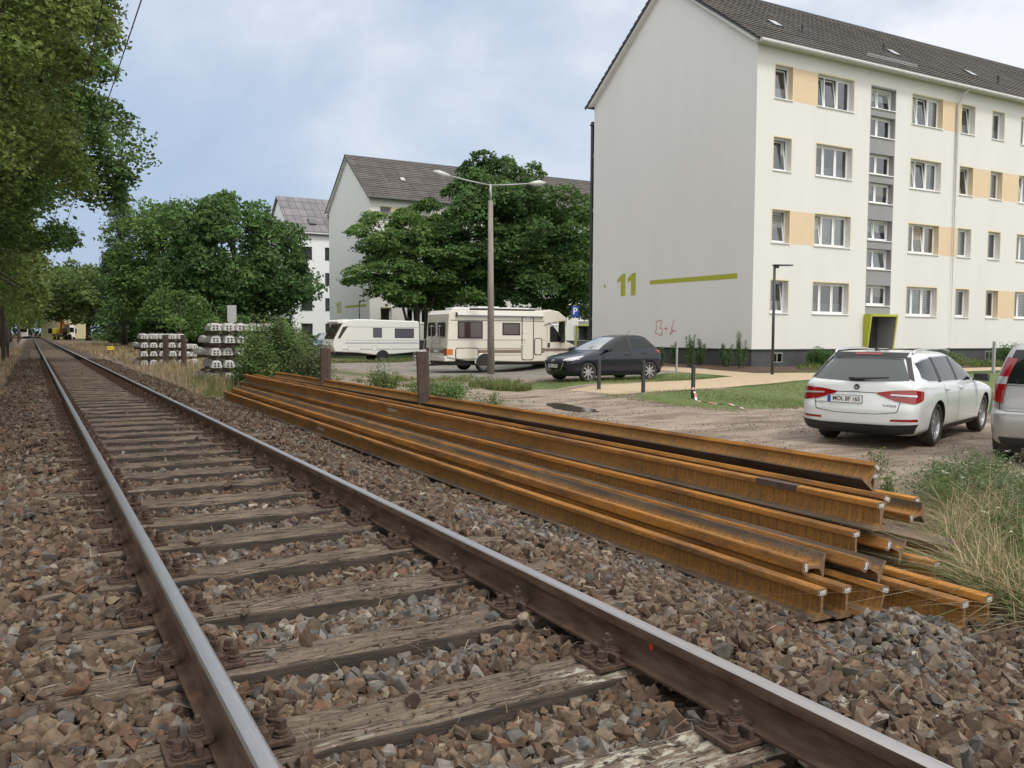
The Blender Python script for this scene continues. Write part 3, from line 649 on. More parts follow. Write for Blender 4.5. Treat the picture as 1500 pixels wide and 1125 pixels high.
def batten(x,y,z,rz,L,label):
    mb=MB(); mb.box(0,L,-.05,.05,0,.085); o=mb.build('timber_batten','timber',bevel=.004); o.location=(x,y,z); o.rotation_euler=(0,0,rz); tag(o,label,'batten','battens between sleeper layers')
lev=['bottom','second','third','fourth','top']
rows_=[6,2,8,3,0]
def stack(x0,y0,z0,rz,cols,levels,wh,pitch=.325,lh=.315):
    for l in range(levels):
        rzl=rz+R(rows_[l%5]); c,s=math.cos(rzl),math.sin(rzl)
        ln=lev[l] if l<levels-1 else 'top'
        if l: 
            for yy in (.5,1.9): batten(x0-s*yy-.1*c,y0+c*yy-.1*s,z0+l*lh-.10,rzl,cols[l]*pitch,'timber batten under the %s row of the %s, %s one'%(ln,wh,'front' if yy<1 else 'rear'))
        for k in range(cols[l]):
            u=k*pitch+random.uniform(-.015,.015); v=random.uniform(-.13,.13)+(.0 if k else -.02)
            cs(x0+c*u-s*v,y0+s*u+c*v,z0+l*lh,rzl+random.uniform(-.025,.025),'concrete sleeper, %s from the left in the %s row of the %s'%(words[k],ln,wh))
stack(3.25,25.0,-.22,R(-5),[4,4,4,5,5],5,'tall near stack',.355,.345)
stack(2.85,38.6,-.24,R(-5),[5,5,5,5],4,'stack behind two stakes',.37,.36)
stack(4.6,41.2,-.30,R(15),[3,3,3],3,'small rear stack',.37,.34)
# ------------------------------------------------------------------ windows
def win_mesh(w_,h,n,kind,tilt=()):
    """frame + sashes, origin at opening lower left, outside plane y=0, recessed to y=.24"""
    mb=MB(); yf=.235; fr=.055
    mb.box(0,w_,yf,yf+.06,0,fr); mb.box(0,w_,yf,yf+.06,h-fr,h); mb.box(0,fr,yf,yf+.06,fr,h-fr); mb.box(w_-fr,w_,yf,yf+.06,fr,h-fr)
    fracs={1:[(0,1)],2:[(0,.42),(.42,1)],3:[(0,.30),(.30,.64),(.64,1)]}[n]; panes=[]
    for i,(a,b) in enumerate(fracs):
        x0=a*w_+(fr if i==0 else .02); x1=b*w_-(fr if i==n-1 else .02)
        if i: mb.box(a*w_-.02,a*w_+.02,yf,yf+.06,fr,h-fr)
        s=.05; z0,z1=fr,h-fr
        mb.M=Matrix.Translation((x0,yf+.012,z0))@(Matrix.Rotation(R(-7),4,'X') if i in tilt else Matrix.Identity(4))
        W,H=x1-x0,z1-z0
        mb.box(.004,W-.004,-.018,.03,.004,s); mb.box(.004,W-.004,-.018,.03,H-s,H-.004); mb.box(.004,s,-.018,.03,s,H-s); mb.box(W-s,W-.004,-.018,.03,s,H-s)
        panes.append((mb.M.copy(),s,W-s,s,H-s)); mb.M=Matrix.Identity(4)
    return mb,panes
WCACHE={}
def window(parent,x,z,w_,h,n,kind='white',tilt=(),curt=0,label=None,face='facade'):
    key=(round(w_,2),round(h,2),n,kind,tuple(tilt),curt)
    if key not in WCACHE:
        mb,panes=win_mesh(w_,h,n,kind,tilt); o=mb.build('window','white_plastic' if kind!='dark' else 'anthracite',None,bevel=0)
        p=MB()
        for M_,a,b,c,d in panes: p.M=M_; p.add([(a,0.005,c),(b,0.005,c),(b,0.005,d),(a,0.005,d)],[(0,1,2,3)])
        po=p.build('pane','window_glass',o)
        s=MB(); s.box(-.03,w_+.03,-.05,.245,-.035,.0); so_=s.build('sill','white_plastic' if kind!='dark' else 'anthracite',o,bevel=.004)
        r=MB(); r.box(.0,w_,.42,.44,0,h); r.box(0,w_,.30,.44,-.02,0.0); r.build('dark_room_backing','dark',o)  # dark-coloured backing sheet stands in for the unlit room behind the panes
        if n in(1,3) and kind=='white':
            c=MB(); t=.05; q=-.004; c.box(-t,w_+t,q,-.001,h,h+t); c.box(-t,0,q,-.001,-.02,h); c.box(w_,w_+t,q,-.001,-.02,h); c.build('surround','render_cream',o)
        if curt:
            c=MB(); H={1:(.08,.45),2:(.06,h-.07),3:(.45,h-.07),4:(.06,h-.07),5:(.06,.5),6:(.06,h-.07),7:(h*.45,h-.07)}[curt]
            def cur(x0,x1,z0,z1):
                k=max(8,int((x1-x0)*40)); P=[[(x0+(x1-x0)*i/k,.335+.016*math.sin(i*1.9+j),z0+(z1-z0)*j) for j in (0,1)] for i in range(k+1)]; c.grid(P)
            if curt in(1,5): cur(.06,w_-.06,*H)
            elif curt==2: cur(.06,w_*.30,*H); cur(w_*.76,w_-.06,*H)
            elif curt==3: cur(.06,w_-.06,*H)
            elif curt in(4,7): cur(.06,w_-.06,*H)
            elif curt==6:
                for q in range(14): c.box(.06,w_-.06,.325,.34,.1+q*(h-.2)/14,.1+(q+.72)*(h-.2)/14)
            c.build('curtain',['curtain','curtain_warm','curtain_grey'][(curt*5+n+len(tilt))%3],o)
        WCACHE[key]=o; o.parent=parent; o.location=(x,0,z)
    else: o=dup(WCACHE[key],parent); o.location=(x,0,z)
    if label: o['label']=label
    return o

def tile_mat(name,ca,cb,sx,sy):
    m=bpy.data.materials.new(name); m.use_nodes=True; nt=m.node_tree; b=nt.nodes['Principled BSDF']; b.inputs['Roughness'].default_value=.85
    tc=nt.nodes.new('ShaderNodeTexCoord'); O=tc.outputs['Object']
    m1=node(nt,'ShaderNodeMapping',Vector=O,Scale=(sx,sy,1))
    br=node(nt,'ShaderNodeTexBrick',dict(offset=.0),Vector=m1.outputs[0],Color1=(*ca,1),Color2=(*cb,1),Mortar=(ca[0]*.5,ca[1]*.5,ca[2]*.5,1),Scale=1.,i5=.06)
    br.inputs['Mortar Size'].default_value=.045; br.inputs['Brick Width'].default_value=1; br.inputs['Row Height'].default_value=1
    no=node(nt,'ShaderNodeTexNoise',Vector=O,Scale=.9,Detail=6.)
    c=mixc(nt,.6,br.outputs[0],ramp(nt,no.outputs[0],[(.3,(.7,.7,.7)),(.7,(1.2,1.18,1.12))]),'MULTIPLY')
    nt.links.new(c,b.inputs['Base Color']); return m
MT['roof_tiles']=tile_mat('roof_tiles',(.098,.088,.083),(.135,.122,.115),3.3,1)
MT['skylight']=mk('skylight_glass',(.36,.38,.40),rough=.25)
MT['slate']=tile_mat('grey_slate',(.17,.165,.175),(.21,.20,.21),1.2,.8)

def roof_mesh(x0,x1,ya,za,yb,zb,thick=.05,course=.34):
    """one slope of stepped, rolled tiles from eave (ya,za) to ridge (yb,zb)"""
    L=math.hypot(yb-ya,zb-za); n=int(L/course); mb=MB(); nx=int((x1-x0)/.15); rows=[]
    d=np.array([yb-ya,zb-za])/L; nrm=np.array([-d[1],d[0]]) if yb>ya else np.array([d[1],-d[0]])
    xs=np.linspace(x0,x1,nx+1); roll=.018*np.abs(np.sin(np.pi*(xs)/.30))
    P=[]
    for i in range(n+1):
        s=i*L/n
        for off in ((.0,.045) if i<n else (.02,)):
            y=ya+d[0]*s+nrm[0]*(off+roll); z=za+d[1]*s+nrm[1]*(off+roll); 
            if off==.0 : 
                if i==0: z=z-.0
            P.append(np.stack([xs,y,z],1))
    # order: lower edge(off .045) then next start (off 0)
    Q=[]
    for i in range(n):
        lo=P[2*i+1]; Q.append(P[2*i]); Q.append(lo)
    Q.append(P[-1]); mb.grid(np.array(Q)); return mb

def glyph(mb,txt,u0,z0,h,w_,put):
    """bold condensed digits as flat prisms; put(u,z)->(x,y,z) pairs"""
    for ch in txt:
        if ch=='1': poly=[[(.42,0),(1,0),(1,1),(.62,1),(0,.78),(0,.6),(.42,.68)]]
        else:
            poly=[]; n=20
            for k in range(n):
                a0,a1=2*math.pi*k/n,2*math.pi*(k+1)/n
                f=lambda a,r: (.5+r*.5*np.sign(math.cos(a))*abs(math.cos(a))**.75,.5+(r if r==1 else .76)*.5*np.sign(math.sin(a))*abs(math.sin(a))**.75)
                poly.append([f(a0,1),f(a1,1),f(a1,.36),f(a0,.36)])
        for p in poly:
            mb.add([put(u0+a*w_,z0+b*h) for a,b in p],[tuple(range(len(p)))])
        u0+=w_*1.28
def ensure_out(o,vec):
    for p in o.data.polygons:
        if p.normal.dot(Vector(vec))<0: p.flip()
    o.data.update()

def block(name,Xc,Yc,x_end,number,label,detail=True):
    """residential slab: gable on the west side, facade to the south; local origin at the SW ground corner"""
    base=-.12; B=thing('apartment_building',label,'building',(Xc,Yc,0))
    D=10.95; EZ=12.36; W=x_end-Xc
    # openings in facade coords (relative X)
    rows=[1.99,4.74,7.54,10.30]; op=[]   # (x0,x1,z0,z1,kind,row,col)
    def unit(o,mir):
        U=[(.94,1.90,'s'),(3.29,5.41,'t'),(6.45,8.05,'st'),(9.11,11.20,'t'),(12.55,13.53,'s'),(14.84,15.78,'s'),(17.1,19.2,'t'),(20.25,21.85,'st'),(22.9,25.0,'t'),(26.3,27.3,'s')]
        return [(o+a,o+b,k) for a,b,k in U]
    U=unit(0,0); 
    if W>30: U+=[(a+27.6,b+27.6,k) for a,b,k in U[1:3]]
    U=[u for u in U if u[1]<W-.4]
    strips=[(a,b) for a,b,k in U if k=='st']
    for ci,(a,b,k) in enumerate(U):
        if k=='st':
            for z in (2.40,3.94,5.16,6.72,7.92,9.48,10.66): op.append((a+.04,b-.04,z,z+.88,'st',0,ci))
            op.append((a+.06,b-.02,base,1.93,'door',0,ci))
        else:
            for r,z in enumerate(rows): op.append((a,b,z,z+1.30,k,r,ci))
    xs=sorted(set([0,W]+[v for o in op for v in o[:2]]+[v for s_ in strips for v in s_]))
    zs=sorted(set([.58,EZ]+[v for o in op for v in o[2:4] if v>base+.01]))
    peach={(3,0),(1,0),(3,3),(1,3),(2,4),(2,5),(0,5),(3,6+2),(1,8)}
    def pcol(xm,zm):
        for a,b in strips:
            if a<xm<b and zm>1.95 and zm<11.7: return 2
        for ci in range(len(U)-1):
            if U[ci][1]<xm<U[ci+1][0]:
                for r,z in enumerate(rows):
                    if z<zm<z+1.30 and (r,ci) in peach: return 1
        return 0
    mb=MB()
    for i in range(len(xs)-1):
        for j in range(len(zs)-1):
            x0,x1,z0,z1=xs[i],xs[i+1],zs[j],zs[j+1]; xm,zm=(x0+x1)/2,(z0+z1)/2
            if any(o[0]<xm<o[1] and o[2]<zm<o[3] for o in op): continue
            mb.add([(x0,0,z0),(x1,0,z0),(x1,0,z1),(x0,0,z1)],[(0,1,2,3)],pcol(xm,zm))
    for x0,x1,z0,z1,k,r,ci in op:
        c={'st':2,'door':2}.get(k,0); d=.30 if k!='door' else .9
        peachL=(r,ci-1) in peach and k in'st'; peachR=(r,ci) in peach
        mb.add([(x0,0,z0),(x0,d,z0),(x0,d,z1),(x0,0,z1)],[(0,1,2,3)],c if not peachL else 1)
        mb.add([(x1,0,z0),(x1,0,z1),(x1,d,z1),(x1,d,z0)],[(0,1,2,3)],c if not (peachR and k!='st') else 1)
        mb.add([(x0,0,z1),(x0,d,z1),(x1,d,z1),(x1,0,z1)],[(0,1,2,3)],c)
        if k!='door': mb.add([(x0,0,z0),(x1,0,z0),(x1,d,z0),(x0,d,z0)],[(0,1,2,3)],c)
    # gable (west), back, east
    y1=D; yr=D/2; AP=16.38; sl=(AP-EZ)/(yr+.0)
    gp=[(0,0,.58),(0,0,EZ),(0,yr,AP),(0,y1,EZ),(0,y1,.58)]
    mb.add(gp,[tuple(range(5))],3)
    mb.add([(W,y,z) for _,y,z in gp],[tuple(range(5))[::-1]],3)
    mb.add([(0,y1,.58),(W,y1,.58),(W,y1,EZ),(0,y1,EZ)],[(0,3,2,1)],0)
    wall=mb.build('wall',['render_white','render_peach','render_stair','render_grey'],B)
    p=MB(); p.box(.07,W-.07,.07,y1-.07,base-.5,.585); p.build('plinth','plinth',B)
    e=MB(); e.box(-.004,W,-.012,.0,.57,.60); e.box(-.02,0,0,y1,.57,.60); e.build('drip_edge','pipe',B)
    # cream bands round openings
    # windows
    rw=random.Random(int(number)); 
    for x0,x1,z0,z1,k,r,ci in op:
        if k=='door': continue
        n={'s':1,'t':3,'st':2}[k]
        tilt={1:[(),(0,),(),(0,)],3:[(),(),(1,),(0,),(0,1)],2:[(),(0,1),(),(1,)]}[n]; cu={1:[4,2,0,6,5],3:[1,2,4,6,7,0],2:[0,4,7]}[n]
        window(B,x0,z0+.02,x1-x0,z1-z0-.02,n,'white',rw.choice(tilt),rw.choice(cu))
    # basement windows
    for a in (1.1,9.6,15.0,18.2):
        if a<W-1:
            m_=MB(); m_.box(a,a+.62,.05,.068,.04,.44,0); m_.box(a+.05,a+.57,.043,.05,.08,.40,1); m_.box(a+.29,a+.33,.035,.043,.04,.44,0)
            m_.build('cellar_window',['render_stair','window_glass'],B)
    # roof
    ov=.42
    za=EZ-.02-ov*0+.0; s_=(AP+.12-EZ)/(yr)
    rf=roof_mesh(-.30,W+.3,-ov,EZ+.10-ov*s_*.62,yr,AP+.16); bk=roof_mesh(-.30,W+.3,D+ov,EZ+.10-ov*s_*.62,yr,AP+.16)
    o2=len(rf.v); rf.v+=bk.v; rf.f+=[tuple(i+o2 for i in f) for f in bk.f]; rf.m+=bk.m
    RF=rf.build('roof','roof_tiles',B,smooth='auto',angle=40)
    r=MB(); r.prism([(-ov+.02,EZ+.06-ov*s_*.62-.03),(-ov,EZ+.09-ov*s_*.62),(yr,AP+.13),(yr,AP+.02)],-.29,-.24,'x'); r.prism([(D+ov,EZ+.09-ov*s_*.62),(D+ov-.02,EZ+.03-ov*s_*.62),(yr,AP+.02),(yr,AP+.13)],-.29,-.24,'x')
    r.tube([(-.3,yr,AP+.17),(W+.3,yr,AP+.17)],.11,8); r.build('verge_trim','anthracite',RF)
    s=MB(); s.prism([(-.30,EZ+.0-.12),(0,EZ-.12),(0,EZ+.12),(-.34,EZ-.06)],-.2,W+.2,'x'); s.prism([(-.0,EZ-.05),(yr,AP-.06),(yr,AP+.10),(-.32,EZ-.08)],-.24,0,'x'); s.prism([(D,EZ-.05),(D+.32,EZ-.08),(yr,AP+.10),(yr,AP-.06)],-.24,0,'x'); s.build('soffit','render_white',B)
    gt=MB(); gt.tube([(-.3,-ov-.06,EZ-.16),(W+.3,-ov-.06,EZ-.16)],.075,10); gt.build('gutter','anthracite' if not detail else 'pipe',B)
    fr=lambda x,y: (x,y,EZ+.10+(y)*s_*.98+.06)
    sl_=math.atan(s_)
    for (sx_,sy_) in ([(2.85,2.0),(10.3,2.0),(15.6,1.7),(22,2.)] if detail else [(3.9,2.5),(9.5,2.4)]):
        if sx_<W-1:
            k=MB(); k.M=Matrix.Translation(fr(sx_,sy_))@Matrix.Rotation(sl_,4,'X'); k.box(-.25,.25,-.32,.32,.0,.10,0); k.box(-.20,.20,-.27,.27,.1,.11,1); k.build('skylight',['anthracite','skylight'],RF)
    for (sx_,sy_) in ([(4.1,1.6),(9.6,1.9),(17.1,1.2)] if detail else []):
        k=MB(); k.M=Matrix.Translation(fr(sx_,sy_)); k.cyl((0,0,-.05),(0,0,.36),.055,.055,10); k.cyl((0,0,.28),(0,0,.42),.075,.075,10); k.M=k.M@Matrix.Rotation(sl_,4,'X'); k.box(-.14,.14,-.18,.18,-.02,.03); k.build('roof_vent','anthracite',RF)
    if detail:
        k=MB(); 
        for i in range(33): k.box(6.7+i*.1,6.72+i*.1,.42,.44,EZ+.47,EZ+.70)
        for z in (.48,.58,.68): k.box(6.68,9.95,.425,.435,EZ+z,EZ+z+.02)
        k.build('snow_guard','galv',RF)
    # downpipe
    for px_ in (12.15,):
        k=MB(); k.tube([(px_+.22,-ov-.05,EZ-.2),(px_+.1,-.3,EZ-.42),(px_,-.085,EZ-.9),(px_,-.085,0.2)],.052,10); k.build('downpipe','pipe',B,smooth='auto')
    # entrance portals
    for a,b in strips:
        k=MB(); sd=[(0,base-.1),(-.10,base-.1),(-.38,2.04),(0,2.04)]
        k.prism(sd,a-.07,a+.01,'x'); k.prism(sd,b-.02,b+.06,'x'); k.box(a+.01,b-.02,-.38,0,1.95,2.04); k.build('entrance_portal','lime',B)
        k=MB(); k.prism([(-.003,base-.1),(-.085,base-.1),(-.345,1.945),(-.003,1.945)],b-.026,b-.021,'x'); k.build('portal_lining','render_stair',B)
        k=MB(); k.box(a+.10,b-.1,.55,.60,base,1.9,0); k.box(a+.2,b-.9,.53,.55,.1,1.75,1); k.build('entrance_door',['anthracite','window_glass'],B)
        k=MB(); k.box(a+.0,b-.02,-.4,.9,base-.4,base+.02); k.build('doorstep','concrete',B)
    # balconies at the back, seen past the gable
    k=MB()
    for z in (2.0,4.75,7.55,10.3): k.box(.85,6,D+.003,D+1.3,z-.15,z)
    k.build('balcony_slab','pipe',B)
    k=MB()
    for z in (2.0,4.75,7.55,10.3): k.box(.85,6,D+1.25,D+1.3,z+.05,z+1.0); k.box(.85,.89,D+.05,D+1.25,z+.05,z+1.0)
    k.build('balcony_railing','anthracite',B)
    k=MB(); k.box(.80,.96,D+1.30,D+1.48,base,11.95); k.build('balcony_post','galv' if not detail else 'anthracite',B)
    k=MB(); k.box(.75,6.1,D+.1,D+1.5,11.75,11.83); k.build('balcony_roof','anthracite',B)
    # painted number on the gable
    f=-.005; put=lambda u,z:(f,u,z)
    k=MB(); y=8.85
    # reading direction from the west: +u runs towards smaller y
    putw=lambda u,z:(f,y-u,z)
    glyph(k,number,0,2.94,1.04,.62,putw); o=k.build('painted_number','lime',B); ensure_out(o,(-1,0,0))
    k=MB(); k.add([(f,6.39,3.385),(f,.86,3.36),(f,.86,3.57),(f,6.39,3.565)],[(0,1,2,3)]); o=k.build('painted_stripe','lime',B); ensure_out(o,(-1,0,0))
    k=MB(); k.add([(f,9.98,3.42),(f,9.85,3.36),(f,9.82,3.46),(f,9.84,3.56),(f,9.98,3.53)],[(0,1,2,3,4)]); o=k.build('painted_dot','lime',B); ensure_out(o,(-1,0,0))
    return B
B11=block('11',23.24,24.90,52.5,'11','large cream four-storey apartment block with green 11 painted on its gable')
# graffiti on the gable of block 11
k=MB()
def stroke(P,w_=.018):
    for a,b in zip(P[:-1],P[1:]):
        d=np.array([b[0]-a[0],b[1]-a[1]]); d/=np.linalg.norm(d); n_=np.array([-d[1],d[0]])*w_
        k.add([(-.006-.0005*len(k.f)/20,5.95-q[0],q[1]) for q in ((a[0]+n_[0],a[1]+n_[1]),(b[0]+n_[0],b[1]+n_[1]),(b[0]-n_[0],b[1]-n_[1]),(a[0]-n_[0],a[1]-n_[1]))],[(0,1,2,3)])
stroke([(.42,1.78),(.04,1.70),(.10,1.42),(-.02,1.22),(.46,1.08),(.44,1.24)]); stroke([(.42,1.78),(.40,1.50),(.30,1.42),(.52,1.36),(.46,1.08)])
stroke([(.62,1.40),(.86,1.40)]); stroke([(.74,1.52),(.74,1.28)]); stroke([(1.32,1.80),(1.18,1.5),(1.02,1.12),(1.22,1.28),(1.45,1.30)]); stroke([(1.12,1.45),(1.22,1.28)])
MT['graffiti']=mk('red_spray_paint',(.55,.17,.15),rough=.8)
o=k.build('graffiti','graffiti',B11); ensure_out(o,(-1,0,0))
B10=block('10',23.24,68.2,52.,'10','cream four-storey apartment block with green 10 on its gable, behind the trees',False)

# white block farther back
def white_block(Xc,Yc,W,D):
    B=thing('apartment_building','white apartment block with grey roof and dark windows, farthest of the three','building',(Xc,Yc,0)); base=-.3; EZ=12.05; AP=16.4
    MT['bright_render']=mk('bright_white_render',(.80,.81,.83),rough=.9)
    xs0=[.95,3.62,6.3,9.0,11.7]; rows=[.85,3.65,6.42,9.2]; op=[(a,a+1.25,z,z+1.36) for a in xs0 for z in rows]
    xs=sorted(set([0,W]+[v for o in op for v in o[:2]])); zs=sorted(set([base,EZ]+[v for o in op for v in o[2:]])); mb=MB()
    for i in range(len(xs)-1):
        for j in range(len(zs)-1):
            xm,zm=(xs[i]+xs[i+1])/2,(zs[j]+zs[j+1])/2
            if any(o[0]<xm<o[1] and o[2]<zm<o[3] for o in op): continue
            mb.add([(xs[i],0,zs[j]),(xs[i+1],0,zs[j]),(xs[i+1],0,zs[j+1]),(xs[i],0,zs[j+1])],[(0,1,2,3)])
    for x0,x1,z0,z1 in op:
        d=.2; mb.add([(x0,0,z0),(x0,d,z0),(x0,d,z1),(x0,0,z1)],[(0,1,2,3)]); mb.add([(x1,0,z0),(x1,0,z1),(x1,d,z1),(x1,d,z0)],[(0,1,2,3)])
    gp=[(0,0,base),(0,0,EZ),(0,D/2,AP),(0,D,EZ),(0,D,base)]; mb.add(gp,[tuple(range(5))]); mb.add([(W,y,z) for _,y,z in gp],[tuple(range(5))[::-1]]); mb.add([(0,D,base),(W,D,base),(W,D,EZ),(0,D,EZ)],[(0,3,2,1)])
    mb.build('wall','bright_render',B)
    for x0,x1,z0,z1 in op: window(B,x0,z0,x1-x0,z1-z0,2,'dark',(),0)
    s=(AP-EZ)/(D/2); k=MB(); k.prism([(-.3,EZ-.2),(D/2,AP+.1),(D+.3,EZ-.2),(D+.3,EZ-.05),(D/2,AP+.28),(-.3,EZ-.05)],-.25,W+.25,'x'); RF=k.build('roof','slate',B)
    k=MB(); k.tube([(-.2,-.4,EZ-.08),(W+.2,-.4,EZ-.08)],.08,8); k.build('gutter','galv',B)
    k=MB(); k.M=Matrix.Translation((2.6,1.5,EZ+1.5*s+.25))@Matrix.Rotation(math.atan(s),4,'X'); k.box(-.4,.4,-.55,.55,-.1,.12,0); k.box(-.3,.3,-.45,.45,.12,.13,1); k.build('skylight',['anthracite','window_glass'],RF)
    k=MB(); k.box(4.9,8.4,.5,4.0,EZ,EZ+2.35,0); k.box(4.8,8.5,.3,4.6,EZ+2.35,EZ+2.5,0); k.build('dormer','slate',RF)
    k=MB(); k.box(6.0,7.9,.46,.50,EZ+.35,EZ+2.1,0); k.box(6.08,6.92,.44,.46,EZ+.43,EZ+2.02,1); k.box(6.98,7.82,.44,.46,EZ+.43,EZ+2.02,1); k.build('dormer_window',['anthracite','window_glass'],RF)
white_block(23.7,93.9,16,11.6)
# ------------------------------------------------------------------ vehicles (x forward, y left, z up, ground at 0)
def paint(name,c,metal=.0,rough=.35,coat=1.): return mk(name,c,rough=rough,metal=metal,coat=coat)
MT['paint_white']=paint('white_car_paint',(.70,.73,.73)); MT['paint_black']=paint('dark_blue_car_paint',(.004,.006,.016),.0,.22,.3)
MT['paint_silver']=paint('silver_car_paint',(.42,.42,.41),.6,.38); MT['paint_teal']=paint('blue_car_paint',(.06,.16,.22),.3)
MT['cream_gfk']=mk('cream_bodywork',(.70,.665,.575),rough=.4,coat=.3); MT['white_gfk']=mk('caravan_bodywork',(.74,.735,.70),rough=.4,coat=.3)
MT['car_glass']=mk('car_glass',(.010,.012,.012),rough=.03,spec=.5); MT['car_glass_light']=mk('windscreen_glass',(.05,.06,.06),rough=.02,spec=.8)
MT['camper_glass']=mk('camper_window',(.045,.028,.026),(.07,.045,.045),rough=.08,scale=2,spec=.8)
MT['purple_glass']=mk('caravan_window',(.10,.095,.125),rough=.1,spec=.8); MT['stripe_brown']=mk('brown_stripe',(.20,.15,.12),rough=.5); MT['stripe_blue']=mk('greyblue_stripe',(.38,.41,.43),rough=.5)
MT['orange_lens']=mk('orange_lens',(.6,.16,.02),rough=.15,coat=1); MT['clear_lens']=mk('clear_lens',(.55,.55,.57),rough=.08,coat=1,metal=.4)
MT['alloy']=mk('alloy_rim',(.45,.45,.46),rough=.3,metal=.8); MT['alloy_dark']=mk('dark_rim',(.05,.05,.055),rough=.35,metal=.6)
MT['plate_white']=mk('number_plate_white',(.75,.75,.74),rough=.4); MT['plate_blue']=mk('number_plate_blue',(.01,.06,.35),rough=.4); MT['ink']=mk('black_ink',(.01,.01,.01),rough=.5)

def superslice(z,xr,xf,w_,rr,rf,br,bf,tp):
    """closed plan outline of the body at height z"""
    pts=[]; ne,na,ns=9,7,26
    ry=min(w_*.62,.42)
    def sidew(x): t=(x-(xr+xf)/2)/max((xf-xr)/2,.01); return w_*(1-tp*abs(t)**3.5)
    yr_=sidew(xr)-ry*(1 if rr>.01 else 0); 
    def end(x,b,s,y0):  # from -y0 to y0
        return [(x-s*b*(y/max(w_,.01))**2*1.0 ,y) for y in np.linspace(-y0,y0,ne)]
    ryr=min(ry,rr*1.15); ryf=min(ry,rf*1.0)
    wr=sidew(xr)-ryr; wf=sidew(xf)-ryf
    R_=end(xr,-br,-1,wr) if False else [(xr+br*(y/max(w_,.01))**2,y) for y in np.linspace(wr,-wr,ne)]
    F_=[(xf-bf*(y/max(w_,.01))**2,y) for y in np.linspace(-wf,wf,ne)]
    xr_e=R_[-1][0]; xf_e=F_[0][0]
    out=list(R_)
    for k in range(1,na):
        a=math.pi/2*k/na; x=xr_e+rr*(1-math.cos(a)); out.append((x,-(wr+(sidew(xr_e+rr)-wr)*math.sin(a))))
    xs=np.linspace(xr_e+rr,xf_e-rf,ns)
    out+=[(x,-sidew(x)) for x in xs]
    for k in range(1,na):
        a=math.pi/2*k/na; x=xf_e-rf+rf*math.sin(a); out.append((x,-(wf+(sidew(xf_e-rf)-wf)*math.cos(a))))
    out+=F_
    for k in range(na-1,0,-1):
        a=math.pi/2*k/na; x=xf_e-rf+rf*math.sin(a); out.append((x,(wf+(sidew(xf_e-rf)-wf)*math.cos(a))))
    out+=[(x,sidew(x)) for x in xs[::-1]]
    for k in range(na-1,0,-1):
        a=math.pi/2*k/na; x=xr_e+rr*(1-math.cos(a)); out.append((x,(wr+(sidew(xr_e+rr)-wr)*math.sin(a))))
    return [(x,y,z) for x,y in out]
def car_body(K,mat,parent,wheels,wr,zc,name='body',n=58,under='black_plastic',arch_w=.42):
    K=np.array(K,float); zs=K[:,0]; t=np.r_[0,np.cumsum(np.hypot(np.diff(K[:,0])*2,np.diff(K[:,1])*.5+np.diff(K[:,2])*-.4)+.03)]; t/=t[-1]
    # smooth (catmull) interpolation of the key table
    def interp(u):
        i=min(max(int(np.searchsorted(t,u)-1),0),len(t)-2); a=(u-t[i])/(t[i+1]-t[i])
        def tang(j):
            if j==0: return (K[1]-K[0])/(t[1]-t[0])
            if j==len(t)-1: return (K[-1]-K[-2])/(t[-1]-t[-2])
            d0=(K[j]-K[j-1])/(t[j]-t[j-1]); d1=(K[j+1]-K[j])/(t[j+1]-t[j])
            m=np.where(d0*d1>0,2*d0*d1/(np.where(d0+d1==0,1,d0+d1)),0); return m
        h=t[i+1]-t[i]; m0,m1=tang(i)*h,tang(i+1)*h
        return K[i]*(2*a**3-3*a*a+1)+m0*(a**3-2*a*a+a)+K[i+1]*(-2*a**3+3*a*a)+m1*(a**3-a*a)
    S=[superslice(*interp(u)) for u in np.linspace(0,1,n)]; m=len(S[0])
    v=[p for s in S for p in s]; f=[]
    for i in range(n-1):
        for k in range(m): f.append((i*m+k,(i+1)*m+k,(i+1)*m+(k+1)%m,i*m+(k+1)%m)[::-1])
    f+=[tuple(range(m)),tuple(range((n-1)*m,n*m))[::-1]]
    mb=MB(); mb.add(v,f); o=mb.build(name,[mat,under],None,smooth='auto',angle=32)
    bm=bmesh.new(); bm.from_mesh(o.data); bmesh.ops.remove_doubles(bm,verts=bm.verts,dist=.0004); bmesh.ops.recalc_face_normals(bm,faces=bm.faces); bm.to_mesh(o.data)
    bvh=BVHTree.FromBMesh(bm); bm.free()
    # cut the wheel housings
    cm=MB()
    for x in wheels:
        for s in (-1,1):
            w0=max(K[:,3]); cm.tube([(x,s*(w0-arch_w+.12),zc),(x,s*(w0+.3),zc)],[wr,wr],36)
    c=cm.build('cutter',under)
    bm=bmesh.new(); bm.from_mesh(c.data); bmesh.ops.recalc_face_normals(bm,faces=bm.faces); bm.to_mesh(c.data); bm.free()
    bpy.context.view_layer.update()
    md=o.modifiers.new('b','BOOLEAN'); md.object=c; md.operation='DIFFERENCE'; md.solver='EXACT'; md.material_mode='TRANSFER'
    dg=bpy.context.evaluated_depsgraph_get(); me=bpy.data.meshes.new_from_object(o.evaluated_get(dg)); o.modifiers.clear(); o.data=me; bpy.data.objects.remove(c)
    o.parent=parent; return o,bvh
